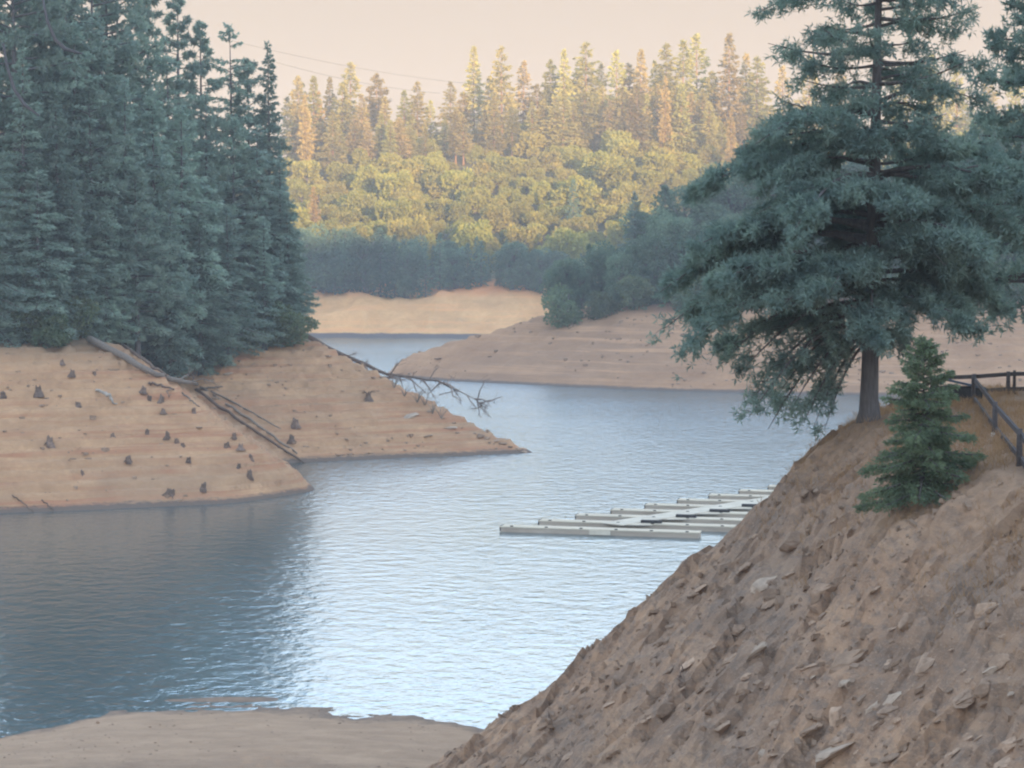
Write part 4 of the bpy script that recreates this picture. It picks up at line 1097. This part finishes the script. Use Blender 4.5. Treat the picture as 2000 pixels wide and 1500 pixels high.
    log_between("dead_root", [n(1655, 846), n(1620, 862), n(1594, 878), n(1588, 884), n(1594, 898), n(1600, 918)], [0.10, 0.09, 0.10, 0.11, 0.10, 0.08], "dark dead root hooking out from the bank edge below the near pine", STUMPWOOD, seed=20, cat="root")
    f = lambda px, py, dz=0.0: on_ground(px, py, near_z, 40, 112) + np.array([0, 0, dz])
    log_between("stick", [f(1326, 1348), f(1328, 1345, 0.35), f(1330, 1342, 0.75)], [0.05, 0.045, 0.035], "short dark stick standing upright low on the slope's left side", STUMPWOOD, seed=21, cat="stick")
fallen_wood()

# two bare arching boughs in the left forest
def arching_boughs():
    for i, (pts, l) in enumerate([([(6, 85), (14, 130), (28, 175), (48, 205), (76, 226)], "dark bare bough curving down across the left forest, lower of two"),
                                   ([(84, 0), (92, 40), (108, 78), (128, 96), (160, 105)], "dark bare bough curving down at the picture's top left, upper of two")]):
        P = np.array([at(px, py, 232 - 0.5 * k) for k, (px, py) in enumerate(pts)])
        m = MB(); m.tube(P - P[0], [0.14, 0.19, 0.22, 0.24, 0.10], 6)
        tag(obj("bare_bough", m.mesh("bare_bough", True), FENCEWOOD, None, tuple(P[0])), l, "bough")
arching_boughs()

# power lines over the far ridge
def wires():
    for a, b, l in [((455, 80), (905, 162), "upper thin power line crossing the sky above the far ridge"), ((540, 122), (860, 182), "lower thin power line crossing the sky above the far ridge")]:
        A, B = at(*a, 700), at(*b, 860); u = np.linspace(0, 1, 16)[:, None]
        P = A + (B - A) * u; P[:, 2] -= 1.6 * 4 * (u * (1 - u))[:, 0]
        m = MB(); m.tube(P - A, 0.075, 5)
        tag(obj("power_line", m.mesh("power_line", True), WIRE, None, tuple(A)), l, "power line")
wires()

# ------------------------------------------------------------------ ground litter
def dry_grass():
    rng = np.random.default_rng(33)
    N = 26000
    x = rng.uniform(8, 24, N); y = rng.uniform(46, 101, N)
    u = x - np.interp(y, *np.array(XE).T)
    k = rng.random(N) < np.clip((u + 5.5) / 5.0, 0.0, 1.0) * np.clip(0.25 + 2.2 * (fbm(x * 0.35, y * 0.35, 3, 7) + 0.2), 0.05, 1)
    x, y = x[k], y[k]; z = near_z(x, y)
    P = np.stack([x, y, z - 0.03], 1); P = np.repeat(P, 3, 0) + rng.normal(size=(len(P) * 3, 3)) * np.array([0.06, 0.06, 0.0])
    D = rng.normal(size=P.shape) * 0.45 + np.array([0, 0, 1.0])
    V, F = sprays(P, D, rng.uniform(0.18, 0.55, len(P)), 0.022, rng)
    o = obj("dry_grass", mesh_from("dry_grass", V, F), GRASSDRY)
    tag(o, "dry orange-brown grass on the upper foreground bank", "grass", None, "stuff")
dry_grass()

def rubble():
    rng = np.random.default_rng(34); m = MB()
    N = 9000
    x = rng.uniform(-3, 18, N); y = rng.uniform(47, 108, N)
    u = x - np.interp(y, *np.array(XE).T)
    k = (u > -23) & (u < -0.5) & (fbm(x * 0.4, y * 0.4, 3, 9) > -0.12)
    x, y = x[k], y[k]; z = near_z(x, y); n = len(x)
    base = np.array([(-1, -1, -1), (1, -1, -1), (1, 1, -1), (-1, 1, -1), (-1, -1, 1), (1, -1, 1), (1, 1, 1), (-1, 1, 1)], float)
    s = 0.03 + 0.13 * rng.random(n) ** 4
    V = base[None] * (s[:, None] * rng.uniform(0.6, 1.3, (n, 3)))[:, None, :] * rng.uniform(0.6, 1.0, (n, 8, 3))
    a = rng.uniform(0, 6.28, n); c, si = np.cos(a)[:, None], np.sin(a)[:, None]
    V = np.stack([V[..., 0] * c - V[..., 1] * si, V[..., 0] * si + V[..., 1] * c, V[..., 2] * 0.7 + 0.6 * V[..., 0]], -1) + np.stack([x, y, z], -1)[:, None]
    Fb = np.array([(0, 3, 2, 1), (4, 5, 6, 7), (0, 1, 5, 4), (1, 2, 6, 5), (2, 3, 7, 6), (3, 0, 4, 7)])
    F = (np.arange(n) * 8)[:, None, None] + Fb[None]
    o = obj("rubble", mesh_from("rubble", V.reshape(-1, 3), F.reshape(-1, 4)), ROCK)
    tag(o, "loose stone rubble over the foreground slope", "rubble", None, "stuff")
rubble()

def bank_litter(name, label, fn, xr, yr, N, zlo, zhi, smin, smax, seed, mat, flat=0.7):
    """stones and wood chips strewn on a bare bank"""
    rng = np.random.default_rng(seed)
    x = rng.uniform(*xr, N); y = rng.uniform(*yr, N); z = fn(x, y)
    k = (z > zlo) & (z < zhi) & (fbm(x * 0.09, y * 0.09, 3, seed) + 0.35 * np.clip((z - zlo) / (zhi - zlo), 0, 1) > rng.uniform(-0.25, 0.45, N))
    x, y, z = x[k], y[k], z[k]; n = len(x)
    base = np.array([(-1, -1, -1), (1, -1, -1), (1, 1, -1), (-1, 1, -1), (-1, -1, 1), (1, -1, 1), (1, 1, 1), (-1, 1, 1)], float)
    s = smin + (smax - smin) * rng.random(n) ** 4
    V = base[None] * (s[:, None] * rng.uniform(0.6, 1.4, (n, 3)))[:, None, :] * rng.uniform(0.55, 1.0, (n, 8, 3))
    a = rng.uniform(0, 6.28, n); c, si = np.cos(a)[:, None], np.sin(a)[:, None]
    V = np.stack([V[..., 0] * c - V[..., 1] * si, V[..., 0] * si + V[..., 1] * c, V[..., 2] * flat], -1) + np.stack([x, y, z], -1)[:, None]
    Fb = np.array([(0, 3, 2, 1), (4, 5, 6, 7), (0, 1, 5, 4), (1, 2, 6, 5), (2, 3, 7, 6), (3, 0, 4, 7)])
    F = (np.arange(n) * 8)[:, None, None] + Fb[None]
    tag(obj(name, mesh_from(name, V.reshape(-1, 3), F.reshape(-1, 4)), mat), label, "rubble", None, "stuff")
bank_litter("rubble", "small stones and wood chips strewn over the two bare left points", left_z, (-70, 6), (196, 300), 5000, 0.3, 15, 0.05, 0.34, 61, ROCK)
bank_litter("rubble", "stones strewn over the bare middle bank", mid_z, (-30, 95), (355, 440), 2600, 0.5, 15, 0.10, 0.5, 62, ROCK)
bank_litter("rubble", "pebbles along the silt beach", near_z, (-32, 0), (94, 113), 1500, 0.02, 1.2, 0.015, 0.07, 63, ROCK)

# ------------------------------------------------------------------ evening haze
HAZE = 0.00030
def haze():
    m = bpy.data.materials.new("haze_air"); m.use_nodes = True; t = m.node_tree; t.nodes.clear()
    o_ = t.nodes.new("ShaderNodeOutputMaterial"); v = t.nodes.new("ShaderNodeVolumePrincipled")
    v.inputs["Color"].default_value = (0.93, 0.95, 0.98, 1); v.inputs["Density"].default_value = HAZE; v.inputs["Anisotropy"].default_value = 0.0
    t.links.new(v.outputs[0], o_.inputs["Volume"])
    b = MB(); b.box((0, 250, 70), np.eye(3), (1420, 1270, 76.5))
    tag(obj("haze", b.mesh("haze"), m), kind="stuff")
haze()
